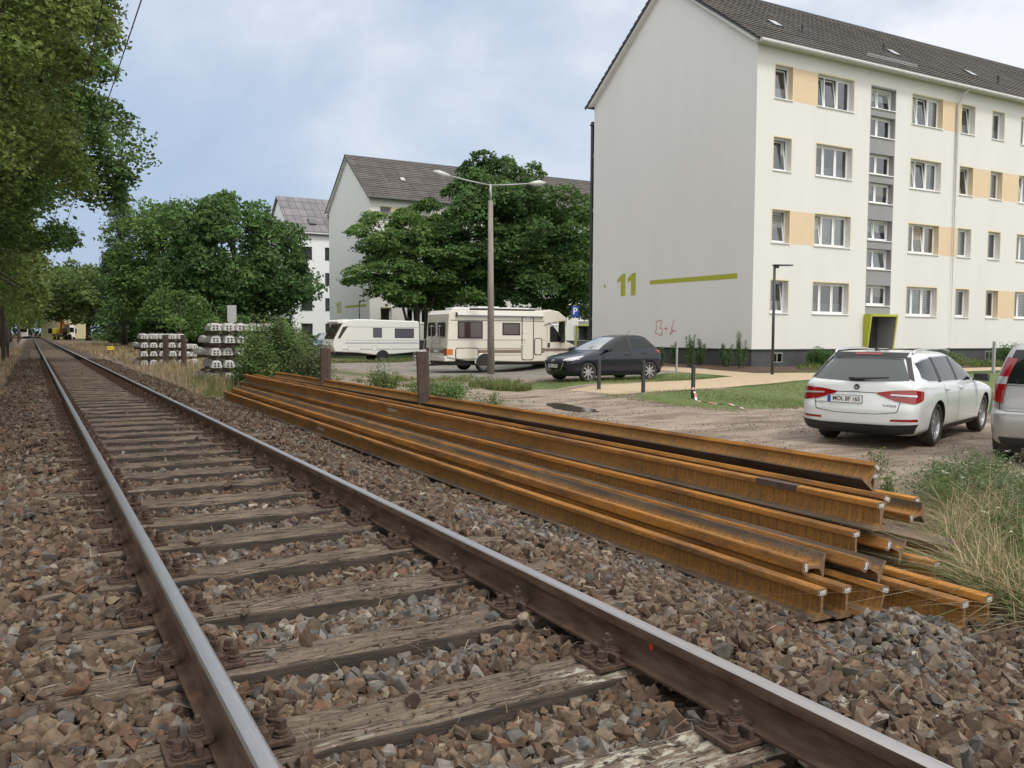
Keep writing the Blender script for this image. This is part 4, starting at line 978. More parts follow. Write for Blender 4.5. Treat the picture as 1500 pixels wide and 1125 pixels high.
def ray_patch(mb,bvh,top,bot,proj,off=.006,n=14,m=6,mi=None,quadfix=None):
    """sheet between two polylines given in the projection plane, laid on the body. proj(u,v)->(origin,dir)"""
    def res(P):
        P=np.array(P,float); d=np.r_[0,np.cumsum(np.hypot(*(P[1:]-P[:-1]).T))]; tt=np.linspace(0,d[-1],n); return np.stack([np.interp(tt,d,P[:,0]),np.interp(tt,d,P[:,1])],1)
    a,b=res(top),res(bot); G=[]
    for j in range(m):
        row=[]; t=j/(m-1)
        for i in range(n):
            q=a[i]*(1-t)+b[i]*t; o_,d_=proj(*q); h=bvh.ray_cast(Vector(o_),Vector(d_))
            if h[0] is None: p=row[-1] if row else (G[-1][i] if G else (0,0,0))
            else:
                nn=h[1] if h[1].dot(Vector(d_))<0 else -h[1]; p=tuple(h[0]+nn*off)
            row.append(p)
        G.append(row)
    mb.grid(G,mi)
side=lambda s:(lambda x,z:((x,s*4,z),(0,-s,0)))
def rcorner(s):
    k=2**-.5; return lambda u,z:((u*k-5*k,s*u*k*1+s*5*k,z),(k,-s*k,0))
def fcorner(s):
    k=2**-.5; return lambda u,z:((-u*k+5*k,s*u*k+s*5*k,z),(-k,-s*k,0))
rear=lambda y,z:((-6,y,z),(1,0,0)); front=lambda y,z:((6,y,z),(-1,0,0)); top_=lambda x,y:((x,y,4),(0,0,-1))
def two(mb,bvh,top,bot,off=.006,mi=None,n=14,m=6):
    for s in (-1,1): ray_patch(mb,bvh,top,bot,side(s),off,n,m,mi)
def wheel(parent,x,y,r,w_,s,rim='alloy',spokes=5,dark=False):
    M=Matrix.Translation((x,y,r))
    o=bpy.data.objects.new('wheel',None); COL.objects.link(o); o.parent=parent; o.location=(x,y,r)
    t=MB(); h=w_/2; t.lathe([(r*.735,-h*.8),(r*.79,-h),(r*.93,-h*.98),(r*.99,-h*.75),(r,-h*.3),(r,h*.3),(r*.99,h*.75),(r*.93,h*.98),(r*.79,h),(r*.735,h*.8)],40,axis='y')
    T=t.build('tyre','rubber',o,smooth=True)
    m_=MB(); m_.lathe([(r*.745,s*h*.75),(r*.72,s*h*.82),(r*.67,s*h*.35),(r*.67,-s*h*.6)],36,0,axis='y'); 
    m_.lathe([(0.001,s*h*-.1),(r*.67,s*h*-.15)],28,1,axis='y')
    n=spokes
    for k in range(n):
        for dd in ((-.13,.13) if spokes<8 else (0,)):
            m_.M=Matrix.Rotation(2*math.pi*k/n,4,'Y')
            a=.10*r; 
            m_.add([(-a+dd*r*.25,s*h*.62,.1*r),(a+dd*r*.25,s*h*.62,.1*r),(a*.6+dd*r*1.25,s*h*.62,r*.70),(-a*.6+dd*r*1.25,s*h*.62,r*.70),(-a+dd*r*.25,s*h*.25,.1*r),(a+dd*r*.25,s*h*.25,.1*r),(a*.6+dd*r*1.25,s*h*.25,r*.70),(-a*.6+dd*r*1.25,s*h*.25,r*.70)],
              [(0,1,2,3),(0,3,7,4),(1,5,6,2),(3,2,6,7),(0,4,5,1)],0)
    m_.M=Matrix.Identity(4); m_.lathe([(0.001,s*h*.7),(r*.13,s*h*.68),(r*.17,s*h*.55),(r*.17,s*h*.2)],20,0,axis='y')
    m_.build('rim',[rim,'alloy_dark'],o,smooth='auto')
    return o
def text(txt,size,mat,parent,loc,rot,name='lettering',ext=.0015,xs=1.,bold=0.):
    cu=bpy.data.curves.new('t','FONT'); cu.body=txt; cu.size=size; cu.extrude=ext; cu.align_x='CENTER'; cu.align_y='CENTER'; cu.offset=bold
    t=bpy.data.objects.new('t',cu); COL.objects.link(t); dg=bpy.context.evaluated_depsgraph_get(); me=bpy.data.meshes.new_from_object(t.evaluated_get(dg)); bpy.data.objects.remove(t)
    o=bpy.data.objects.new(name,me); COL.objects.link(o); me.materials.clear(); me.materials.append(MT[mat]); o.parent=parent; o.location=loc; o.rotation_euler=rot; o.scale=(xs,1,1); return o
def plate(parent,loc,rz,txt,tilt=0):
    """number plate whose face looks along local +x turned by rz"""
    m_=MB(); m_.box(-.26,.26,-.055,.055,0,.006,0); m_.box(-.258,-.215,-.053,.053,.006,.007,1)
    o=m_.build('number_plate',['plate_white','plate_blue'],parent,bevel=.0); o.location=loc; o.rotation_euler=(R(90)-tilt,0,rz+R(90))
    if txt: text(txt,.094,'ink',o,(.026,0,.0075),(0,0,0),'plate_lettering',.0008,.86,.0012)
    b_=MB(); b_.box(-.268,.268,-.062,.062,-.006,.0); b_.build('plate_holder','black_plastic',o)
    return o
def handle(mb,bvh,x,z,s,L=.17):
    h=bvh.ray_cast(Vector((x,s*4,z)),Vector((0,-s,0)))[0]
    mb.box(x-L/2,x+L/2,h.y-.0+(0 if s>0 else -.035),h.y+(.035 if s>0 else 0),z-.014,z+.014)
def mirror(parent,x,y,z,s,mat):
    m_=MB(); m_.prism([(x-.09,z-.02),(x+.06,z-.06),(x+.09,z),(x+.06,z+.07),(x-.09,z+.085)],min(y,y+s*.22),max(y,y+s*.22),'y'); m_.box(x-.02,x+.03,min(y-s*.08,y),max(y-s*.08,y),z-.04,z-.01)
    m_.build('wing_mirror',mat,parent,smooth='auto',bevel=.02,seg=3)

# ---- white estate car
def estate():
    rz=R(19.5); fwd=(math.cos(rz),math.sin(rz)); cx_,cy_=10.77+1.42*fwd[0],9.36+1.42*fwd[1]
    T=thing('estate_car','white estate car with roof rails parked on the dirt, rear facing the pile','car',(cx_,cy_,-.6),rz)
    K=[(.20,-2.28,2.10,.78,.25,.35,.03,.12,.04),(.27,-2.42,2.25,.87,.22,.40,.05,.16,.05),(.40,-2.485,2.33,.905,.20,.42,.08,.20,.06),(.58,-2.49,2.36,.925,.20,.42,.09,.22,.06),(.70,-2.46,2.34,.932,.20,.42,.09,.22,.06),
       (.79,-2.43,2.22,.925,.20,.45,.08,.22,.06),(.87,-2.405,1.85,.915,.20,.50,.08,.20,.06),(.935,-2.39,1.38,.90,.20,.50,.07,.16,.05),(.985,-2.37,1.08,.88,.22,.42,.07,.14,.05),(1.06,-2.30,.90,.85,.24,.38,.07,.14,.06),
       (1.20,-2.15,.62,.785,.26,.36,.07,.14,.07),(1.32,-2.01,.34,.725,.28,.36,.07,.14,.07),(1.40,-1.93,.10,.675,.30,.38,.08,.16,.08),(1.445,-1.86,-.12,.61,.34,.40,.08,.18,.08),(1.465,-1.62,-.45,.48,.3,.4,.1,.2,.1),(1.475,-1.2,-.8,.25,.15,.15,.05,.05,.1)]
    B,bv=car_body(K,'paint_white',T,(-1.42,1.42),.375,.34)
    gl=MB(); top=[(.50,1.25),(.15,1.345),(-.45,1.375),(-1.1,1.365),(-1.7,1.325),(-1.90,1.28)]; bot=[(.92,.985),(.5,.985),(-.3,.99),(-1.1,1.0),(-1.75,1.02),(-2.02,1.08)]
    ch=MB(); grow=lambda P,d:[(x,z+d) for x,z in P]
    two(ch,bv,grow(top,.022),grow(bot,-.018),.004,n=24,m=8); ch.build('window_trim','chrome',B,smooth=True)
    two(gl,bv,top,bot,.009,n=24,m=8); G=gl.build('side_windows','car_glass',B,smooth=True)
    pl=MB()
    for x0,x1 in ((-.32,-.40),(-1.22,-1.32)):
        two(pl,bv,[(x0+.03,1.37),(x1+.03,1.37)],[(x0,.99),(x1-.03,.99)],.012,n=3,m=6)
    pl.build('window_pillars','black_plastic',B,smooth=True)
    w_=MB(); ray_patch(w_,bv,[(-.52,1.345),(0,1.36),(.52,1.345)],[(-.72,1.03),(0,1.0),(.72,1.03)],rear,.008,16,8); w_.build('rear_window','car_glass_light',B,smooth=True)
    sp_=MB(); ray_patch(sp_,bv,[(-.56,1.42),(0,1.432),(.56,1.42)],[(-.55,1.35),(0,1.365),(.55,1.35)],rear,.03,16,3); 
    ray_patch(sp_,bv,[(-.54,1.37),(-.60,1.37)],[(-.70,1.06),(-.78,1.02)],rear,.012,3,6); ray_patch(sp_,bv,[(.54,1.37),(.60,1.37)],[(.70,1.06),(.78,1.02)],rear,.012,3,6)
    sp_.build('tailgate_spoiler','black_plastic',B,smooth=True)
    b3=MB(); ray_patch(b3,bv,[(-.2,1.415),(.2,1.415)],[(-.2,1.39),(.2,1.39)],rear,.036,6,2); b3.build('brake_light','red',B)
    ws=MB(); ray_patch(ws,bv,[(-.55,1.36),(0,1.375),(.55,1.36)],[(-.74,1.02),(0,1.0),(.74,1.02)],front,.008,16,8); ws.build('windscreen','car_glass_light',B,smooth=True)
    for s in (-1,1):
        l=MB(); ray_patch(l,bv,[(-1.49,.845),(-1.3,.885),(-1.08,.90),(-.87,.87)],[(-1.49,.825),(-1.3,.725),(-1.08,.69),(-.90,.75)],rcorner(s),.010,26,9)
        q=MB(); ray_patch(q,bv,[(s*.84,.82),(s*.6,.825),(s*.5,.825)],[(s*.84,.79),(s*.6,.80),(s*.5,.805)],rear,.02,10,2)
        L_=l.build('tail_light','red',B,smooth=True); q.build('light_strip','clear_lens',L_)
        r_=MB(); ray_patch(r_,bv,[(s*.86,.47),(s*.52,.455)],[(s*.86,.43),(s*.52,.425)],rear,.01,6,2); r_.build('reflector','red',B)
        hl=MB(); ray_patch(hl,bv,[(s*.86,.80),(s*.45,.74)],[(s*.86,.66),(s*.45,.66)],front,.01,8,4); hl.build('headlight','clear_lens',B,smooth=True)
        mirror(B,.70,s*.90,.99,s,'black_plastic')
        k=MB(); handle(k,bv,.05-.25,.86,s); k.build('door_handle','paint_white',B,bevel=.01); k=MB(); handle(k,bv,-1.02,.87,s); k.build('door_handle','paint_white',B,bevel=.01)
        rl_=MB(); P=[(-1.75,s*.60,1.425),(-1.68,s*.605,1.475),(-1.0,s*.63,1.50),(-.3,s*.64,1.495),(.10,s*.625,1.45),(.18,s*.62,1.40)]; rl_.tube(P,.018,8); rl_.build('roof_rail','chrome',B,smooth=True)
    low=MB(); ray_patch(low,bv,[(-.86,.395),(-.5,.37),(.5,.37),(.86,.395)],[(-.80,.26),(-.5,.22),(.5,.22),(.80,.26)],rear,.02,20,5)
    two(low,bv,[(-1.0,.30),(1.0,.30)],[(-1.0,.21),(1.0,.21)],.012,n=12,m=3); low.build('lower_bumper','black_plastic',B,smooth=True)
    # shut lines
    sh=MB()
    for P,Q in (([(-.36,.95),(-.37,.6),(-.36,.30)],[(-.352,.95),(-.362,.6),(-.352,.30)]),([(.72,.95),(.80,.6),(.76,.30)],[(.728,.95),(.808,.6),(.768,.30)]),([(-1.13,.95),(-1.06,.75),(-1.0,.6)],[(-1.122,.95),(-1.052,.75),(-.992,.6)])): two(sh,bv,P,Q,.004,n=12,m=2)
    ray_patch(sh,bv,[(-.66,.80),(-.62,.56),(-.3,.52),(.3,.52),(.62,.56),(.66,.80)],[(-.65,.80),(-.61,.568),(-.3,.528),(.3,.528),(.61,.568),(.65,.80)],rear,.004,40,2)
    ray_patch(sh,bv,[(-.40,.845),(0,.85),(.40,.845)],[(-.40,.835),(0,.84),(.40,.835)],rear,.004,10,2)
    sh.build('shut_lines','black_plastic',B)
    cl=MB(); two(cl,bv,[(-2.1,.925),(1.2,.875)],[(-2.1,.915),(1.2,.865)],.006,n=30,m=2); cl.build('body_crease','paint_white',B)
    wp=MB(); wp.tube([(-2.37,.05,1.045),(-2.36,-.45,1.075)],[.022,.012],6); wp.box(-2.38,-2.33,-.08,.14,1.03,1.065); wp.build('rear_wiper','black_plastic',B)
    an=MB(); an.prism([(-1.62,1.46),(-1.46,1.46),(-1.60,1.54)],-.015,.015,'y'); an.build('roof_aerial','black_plastic',B)
    e=MB(); e.M=Matrix.Translation((-2.41,0,.925))@Matrix.Rotation(R(90),4,'Y'); e.lathe([(.028,0),(.042,0),(.042,-.012),(.028,-.012)],20); e.M=Matrix.Translation((-2.42,0,.925)); e.prism([(-.024,-.02),(.028,.02),(.0,.028),(-.02,.008)],-.004,.004,'x'); e.build('badge','ink',B)
    h=bv.ray_cast(Vector((-6,0,.74)),Vector((1,0,0)))[0]; plate(B,(h.x-.03,.16,.735),R(180),'MOL BF 165',R(0))
    hx=bv.ray_cast(Vector((-6,.55,.66)),Vector((1,0,0)))[0]; text('SKODA',.05,'alloy_dark',B,(hx.x-.008,.54,.665),(R(90),0,R(-90)),'maker_lettering',.001,1.2)
    hx=bv.ray_cast(Vector((-6,-.5,.65)),Vector((1,0,0)))[0]; text('SUPERB',.05,'alloy_dark',B,(hx.x-.008,-.5,.655),(R(90),0,R(-90)),'model_lettering',.001,1.2)
    for x in (-1.42,1.42):
        for s in (-1,1): wheel(T,x,s*.775,.340,.225,s,'alloy',5)
    return T
estate()

def hatch(loc,rz,pt,label,plate_txt,name='hatchback_car',full=True):
    T=thing(name,label,'car',loc,rz)
    K=[(.18,-1.80,1.90,.72,.25,.35,.03,.12,.04),(.25,-1.92,2.02,.80,.22,.42,.05,.18,.05),(.40,-1.97,2.07,.83,.22,.45,.07,.22,.06),(.58,-1.965,2.09,.845,.22,.45,.08,.24,.07),(.70,-1.94,2.05,.85,.22,.45,.08,.24,.07),
       (.79,-1.92,1.86,.845,.22,.48,.08,.22,.07),(.87,-1.905,1.50,.835,.22,.50,.08,.20,.07),(.94,-1.885,1.14,.82,.22,.46,.08,.18,.06),(1.0,-1.85,.95,.80,.24,.40,.08,.16,.06),(1.10,-1.77,.74,.76,.26,.38,.09,.16,.08),
       (1.22,-1.64,.48,.705,.28,.36,.10,.16,.09),(1.34,-1.52,.18,.645,.30,.36,.10,.16,.1),(1.42,-1.44,-.05,.59,.34,.38,.10,.18,.1),(1.47,-1.28,-.30,.50,.34,.36,.1,.18,.1),(1.495,-1.0,-.5,.36,.2,.2,.08,.1,.1),(1.50,-.8,-.6,.2,.08,.08,.02,.02,.1)]
    B,bv=car_body(K,pt,T,(-1.285,1.285),.345,.305)
    gl=MB(); two(gl,bv,[(.36,1.22),(.05,1.34),(-.35,1.385),(-.62,1.38),(-1.05,1.33),(-1.28,1.27),(-1.40,1.20)],[(.80,.98),(.4,.97),(-.3,.98),(-.9,1.03),(-1.3,1.10),(-1.42,1.13),(-1.46,1.15)],.008,n=26,m=8); gl.build('side_windows','car_glass',B,smooth=True)
    pl=MB(); two(pl,bv,[(-.40,1.39),(-.50,1.39)],[(-.40,.97),(-.50,.98)],.012,n=3,m=6); two(pl,bv,[(-1.10,1.34),(-1.14,1.34)],[(-1.20,1.08),(-1.26,1.08)],.012,n=3,m=5); pl.build('window_pillars','black_plastic',B,smooth=True)
    w_=MB(); ray_patch(w_,bv,[(-.46,1.39),(0,1.405),(.46,1.39)],[(-.66,1.01),(0,.985),(.66,1.01)],front,.008,18,9); w_.build('windscreen','windscreen_pale',B,smooth=True)
    w_=MB(); ray_patch(w_,bv,[(-.42,1.36),(.42,1.36)],[(-.58,1.06),(.58,1.06)],rear,.008,12,6); w_.build('rear_window','car_glass',B,smooth=True)
    gr=MB(); ray_patch(gr,bv,[(-.50,.72),(0,.735),(.50,.72)],[(-.36,.40),(0,.37),(.36,.40)],front,.010,14,6); gr.build('grille','black_plastic',B,smooth=True)
    gc=MB()
    for s in (-1,1): ray_patch(gc,bv,[(s*.53,.73),(s*.47,.52),(s*.36,.38),(s*.1,.35)],[(s*.50,.73),(s*.44,.535),(s*.345,.40),(s*.1,.37)],front,.016,12,2)
    gc.build('grille_trim','chrome',B,smooth=True)
    for s in (-1,1):
        l=MB(); ray_patch(l,bv,[(-1.12,.70),(-.95,.75),(-.75,.79),(-.46,.825)],[(-1.12,.665),(-.95,.65),(-.75,.685),(-.50,.79)],fcorner(s),.009,26,9); l.build('headlight','clear_lens',B,smooth=True)
        l=MB(); ray_patch(l,bv,[(-1.0,.95),(-.74,.99),(-.52,.99)],[(-1.0,.87),(-.74,.84),(-.56,.93)],rcorner(s),.010,22,8); l.build('tail_light','red',B,smooth=True)
        mirror(B,.62,s*.84,.99,s,pt); k=MB(); handle(k,bv,-.28,.84,s); k.build('door_handle',pt,B,bevel=.01); k=MB(); handle(k,bv,-1.0,.90,s,.15); k.build('door_handle',pt,B,bevel=.01)
    sh=MB()
    for P,Q in (([(-.42,.95),(-.44,.6),(-.40,.28)],[(-.412,.95),(-.432,.6),(-.392,.28)]),([(.70,.93),(.76,.6),(.72,.28)],[(.708,.93),(.768,.6),(.728,.28)]),([(-1.2,1.0),(-1.05,.75),(-.93,.5)],[(-1.19,1.0),(-1.04,.75),(-.92,.5)])): two(sh,bv,P,Q,.004,n=12,m=2)
    two(sh,bv,[(-.85,.27),(.85,.27)],[(-.85,.20),(.85,.20)],.012,n=12,m=3); sh.build('shut_lines','black_plastic',B)
    an=MB(); an.tube([(-.95,0,1.49),(-1.12,0,1.66)],.006,5); an.build('roof_aerial','black_plastic',B)
    e=MB(); e.M=Matrix.Translation((2.10,0,.655))@Matrix.Rotation(R(90),4,'Y'); e.lathe([(.045,-.01),(.062,-.01),(.062,.012),(.045,.012)],18); e.M=Matrix.Identity(4); e.prism([(-.045,.665),(0,.645),(.045,.665),(.045,.675),(0,.657),(-.045,.675)],2.09,2.11,'x'); e.build('badge','chrome',B)
    h=bv.ray_cast(Vector((6,0,.50)),Vector((-1,0,0)))[0]; plate(B,(h.x+.02,0,.50),0,plate_txt)
    for x in (-1.285,1.285):
        for s in (-1,1): wheel(T,x,s*.735,.308,.20,s,'alloy',8)
    return T
MT['windscreen_pale']=mk('pale_windscreen',(.28,.31,.30),(.10,.12,.12),rough=.04,scale=2.2,spec=1.,coat=1.)
hatch((15.33,23.55,-.385),R(184),'paint_black','dark blue-black hatchback parked behind the bollards on the grass edge','MOL L 2797')
hatch((17.6,62.0,-.35),R(250),'paint_teal','small blue car far back, half hidden between the bush and the white caravan','')
hatch((19.1,43.5,-.6),R(180),'paint_white','white car mostly hidden behind the rear of the camper van','')

# ---- silver people carrier, cut by the right edge of the photo
def carrier():
    rz=R(19.5); bx,by=10.96,6.52
    T=thing('people_carrier','silver people carrier with tall red tail lights, cut by the right photo edge','car',(bx+1.3*math.cos(rz),by+1.3*math.sin(rz),-.6),rz)
    K=[(.22,-1.85,1.95,.74,.2,.3,.03,.1,.04),(.30,-1.98,2.05,.81,.2,.36,.05,.16,.05),(.50,-2.03,2.12,.845,.2,.4,.08,.2,.05),(.66,-2.02,2.12,.85,.2,.42,.08,.2,.05),(.72,-1.96,2.10,.85,.2,.42,.08,.2,.05),(.86,-1.94,1.95,.85,.2,.45,.08,.2,.05),
       (.98,-1.92,1.6,.845,.2,.45,.08,.2,.05),(1.06,-1.90,1.35,.83,.2,.4,.08,.16,.05),(1.2,-1.86,1.1,.80,.2,.36,.07,.15,.06),(1.38,-1.79,.8,.75,.22,.34,.07,.15,.07),(1.52,-1.72,.5,.70,.26,.34,.08,.15,.08),(1.60,-1.62,.2,.62,.3,.34,.08,.15,.08),(1.64,-1.4,-.1,.45,.3,.3,.08,.1,.1),(1.65,-1.1,-.4,.25,.1,.1,.02,.02,.1)]
    B,bv=car_body(K,'paint_silver',T,(-1.3,1.3),.35,.31)
    g_=MB(); ray_patch(g_,bv,[(-.58,1.52),(.58,1.52)],[(-.70,1.07),(.70,1.07)],rear,.010,14,7); g_.build('rear_window','car_glass',B,smooth=True)
    g_=MB(); two(g_,bv,[(.8,1.35),(0,1.5),(-1.5,1.48)],[(1.15,1.1),(0,1.05),(-1.6,1.1)],.009,n=20,m=6); g_.build('side_windows','car_glass',B,smooth=True)
    for s in (-1,1):
        l=MB(); ray_patch(l,bv,[(-.86,1.40),(-.70,1.42)],[(-.87,.80),(-.70,.84)],rcorner(s),.012,10,18); L_=l.build('tail_light','red',B,smooth=True)
        q=MB(); ray_patch(q,bv,[(-.855,1.16),(-.72,1.16)],[(-.86,1.06),(-.72,1.06)],rcorner(s),.016,6,4); q.build('indicator','clear_lens',L_)
        mirror(B,.95,s*.86,1.1,s,'paint_silver')
        mf=MB(); mf.box(-1.62,-1.60,s*.62-.14,s*.62+.14,.12,.42); mf.build('mud_flap','black_plastic',B)
    sh=MB(); ray_patch(sh,bv,[(-.72,.9),(-.70,.70),(.70,.70),(.72,.9)],[(-.712,.9),(-.692,.708),(.692,.708),(.712,.9)],rear,.005,20,2); ray_patch(sh,bv,[(-.66,1.05),(.66,1.05)],[(-.66,1.042),(.66,1.042)],rear,.005,12,2); sh.build('shut_lines','black_plastic',B)
    lo_=MB(); ray_patch(lo_,bv,[(-.8,.36),(.8,.36)],[(-.78,.24),(.78,.24)],rear,.02,14,4); lo_.build('lower_bumper','black_plastic',B,smooth=True)
    h=bv.ray_cast(Vector((-6,0,.84)),Vector((1,0,0)))[0]; plate(B,(h.x-.03,0,.84),R(180),'')
    for x in (-1.3,1.3):
        for s in (-1,1): wheel(T,x,s*.745,.315,.2,s,'alloy',7)
carrier()

# ---- camper van (heading +X)
def camper():
    x0,y0,z0=14.45,34.0,-.55   # rear right corner on the ground
    T=thing('camper_van','cream camper van with brown windows, awning and rear bicycle rack','camper van',(x0,y0,z0)); L_=6.05; W=2.22; H=2.62
    # side silhouette x,z  (nearside = y 0)
    sil=[(0,.62),(.0,1.0),(.08,2.45),(.22,H),(4.55,H+.02),(4.9,H+.10),(5.35,H+.02),(5.75,2.36),(5.75,2.22),(4.9,2.12),(4.62,2.02),(4.62,.42),(3.6,.40),(.9,.48),(.35,.55)]
    b=MB(); b.prism(sil,0,W,'y'); T.scale=(1.06,1.04,1.03); B=b.build('living_cabin','cream_gfk',T,bevel=.05,seg=3)
    cb=MB(); cs_=[(4.60,.42),(4.60,2.05),(5.02,2.10),(5.62,1.40),(6.25,1.12),(6.42,.98),(6.46,.55),(6.40,.36),(5.0,.36)]; cb.prism(cs_,.09,W-.09,'y'); CB=cb.build('cab','cream_gfk',T,bevel=.06,seg=3)
    d=MB(); d.box(.25,6.2,.25,W-.25,.28,.5); d.build('chassis','black_plastic',T)
    def win(x,z,w_,h,par,name='side_window',mat='camper_glass'):
        m_=MB(); m_.box(x-.05,x+w_+.05,-.012,0.02,z-.05,z+h+.05,0); m_.box(x,x+w_,-.020,-.012,z,z+h,1); m_.build(name,['black_plastic',mat],par,bevel=.01)
    win(.52,1.47,1.05,.64,B); win(2.60,1.62,.76,.44,B)
    m_=MB(); m_.box(-.012,.02,.25,.95,1.5,2.1,0); m_.box(-.02,-.012,.30,.90,1.55,2.05,1); m_.box(-.012,.02,1.25,1.95,1.5,2.1,0); m_.box(-.02,-.012,1.3,1.9,1.55,2.05,1); m_.build('rear_windows',['black_plastic','camper_glass'],B)
    def outline(x,z,w_,h,name,par=B,r=.09,t=.018):
        P=[]
        for cx_,cz_,a in ((x+w_-r,z+h-r,0),(x+r,z+h-r,90),(x+r,z+r,180),(x+w_-r,z+r,270)):
            for k in range(5): an=R(a+k*22.5); P.append((cx_+r*math.cos(an),-.012,cz_+r*math.sin(an)))
        P.append(P[0]); q=MB(); q.tube(P,t,6,cap=False); f=MB(); o=q.build(name,'black_plastic',par); 
        f.prism([(p[0],p[2]) for p in P[:-1]],-.008,.001,'y'); f.build('panel','cream_gfk',o)
        return o
    D=outline(3.50,.50,.56,1.88,'habitation_door'); outline(.38,.56,1.02,.46,'locker_hatch'); outline(4.12,.72,.36,.72,'gas_locker')
    m_=MB(); m_.box(3.57,3.66,-.03,-.01,1.66,1.76); m_.tube([(3.45,-.03,1.15),(3.62,-.06,1.18),(3.66,-.06,1.4),(3.50,-.03,1.46)],.014,6); m_.build('door_grip','white_plastic',D)
    st=MB()
    for z,h in ((.98,.03),(.80,.14),(.70,.02)): st.box(1.42,3.46,-.004,-.001,z,z+h)
    for z,h in ((.98,.03),(.80,.14)): st.box(-.004,-.001,.2,2.0,z,z+h)
    st.box(4.5,4.62,-.004,-.001,.80,1.01); st.box(4.64,6.3,.085,.089,.86,.99); st.build('brown_stripes','stripe_brown',B)
    st=MB(); st.box(.15,4.6,-.008,-.001,2.18,2.205); st.box(.05,3.5,-.006,-.001,1.355,1.37); st.box(4.1,4.62,-.006,-.001,1.355,1.37); st.build('trim_line','black_plastic',B)
    aw=MB(); aw.box(.42,4.55,-.11,-.002,2.40,2.50,0); aw.box(.38,.42,-.12,0,2.33,2.52,1); aw.box(.42,4.55,-.115,-.02,2.385,2.40,1); aw.build('awning','white_plastic' and ['white_plastic','black_plastic'],B,bevel=.01)
    rf=MB(); rf.box(1.5,4.3,.3,1.9,H+.03,H+.10,0); rf.box(1.6,2.6,.4,1.2,H+.10,H+.19,1); rf.box(2.8,4.1,.5,1.7,H+.10,H+.17,1); rf.box(.5,1.3,.6,1.3,H+.03,H+.12,1); rf.tube([(.4,.15,H+.12),(4.4,.15,H+.12)],.02,6,1); rf.build('roof_boxes',['alloy_dark','white_plastic'],B,bevel=.02)
    lt=MB(); lt.box(-.014,.005,.06,.34,.72,1.0,0); lt.box(-.004,.25,-.012,.0,.74,.98,1); lt.box(-.014,.005,W-.34,W-.06,.72,1.0,0); lt.build('tail_light',['red','orange_lens'],B)
    bp_=MB(); bp_.box(-.10,.4,.05,W-.05,.46,.66); bp_.build('rear_bumper','cream_gfk',B,bevel=.03)
    rk=MB()
    for y in (.62,1.45): rk.tube([(-.06,y,.6),(-.08,y,1.95),(-.03,y,2.0)],.016,6)
    for z in (.62,1.22,1.5,1.93): rk.tube([(-.08,.45,z),(-.08,1.65,z)],.014,6)
    for y in (.5,.85,1.2,1.6): rk.tube([(-.08,y,.62),(-.55,y,.68)],.014,6)
    rk.tube([(-.55,.3,.70),(-.55,1.9,.70)],.016,6); rk.tube([(-.3,.3,.66),(-.3,1.9,.66)],.016,6); rk.tube([(-.5,.7,.7),(-.45,.72,1.3),(-.12,.7,1.62)],.012,6); rk.tube([(-.5,1.3,.7),(-.45,1.32,1.35),(-.12,1.3,1.5)],.012,6)
    rk.build('bicycle_rack','galv',B); plate(B,(-.03,1.1,.88),R(180),'')
    dw=MB(); dw.prism([(4.95,1.28),(4.95,1.98),(5.10,1.98),(5.55,1.42),(5.58,1.28)],.078,.10,'y'); dw.build('cab_window','car_glass',CB); wd=MB(); wd.add([(5.06,.18,2.07),(5.06,W-.18,2.07),(5.64,W-.14,1.40),(5.64,.14,1.40)],[(0,1,2,3)]); wd.M=Matrix.Translation((.02,0,.02)); o=wd.build('windscreen','car_glass_light',CB); o.location=(.022,0,.022)
    m_=MB(); m_.box(5.42,5.60,-.12,.05,1.25,1.62); m_.build('wing_mirror','black_plastic',CB,bevel=.02); m_=MB(); m_.box(4.84,4.94,.07,.09,1.04,1.24); m_.build('door_handle','black_plastic',CB); m_=MB(); m_.box(4.80,4.81,.084,.089,.5,2.0); m_.box(5.66,5.67,.084,.089,.5,1.3); m_.build('shut_lines','black_plastic',CB)
    for x in (1.72,5.52):
        for s,y in ((-1,.17),(1,W-.17)): wheel(T,x,y,.33,.22,s,'alloy',7)
    for x,par in ((1.72,B),(5.52,CB)):
        a=MB(); P=[(x+.44*math.cos(R(t)),.0+ (.0 if x<3 else .085),.36+.44*math.sin(R(t))) for t in range(0,181,15)]; a.tube(P,.03,6); a.build('wheel_arch','cream_gfk',par)
        q=MB(); q.M=Matrix.Translation((x,(-.004 if x<3 else .082),.36)); q.prism([(.42*math.cos(R(t)),.42*math.sin(R(t))) for t in range(0,181,12)]+[(-.42,-.1),(.42,-.1)],-.002,.02,'y'); q.build('wheel_housing','black_plastic',par)
camper()
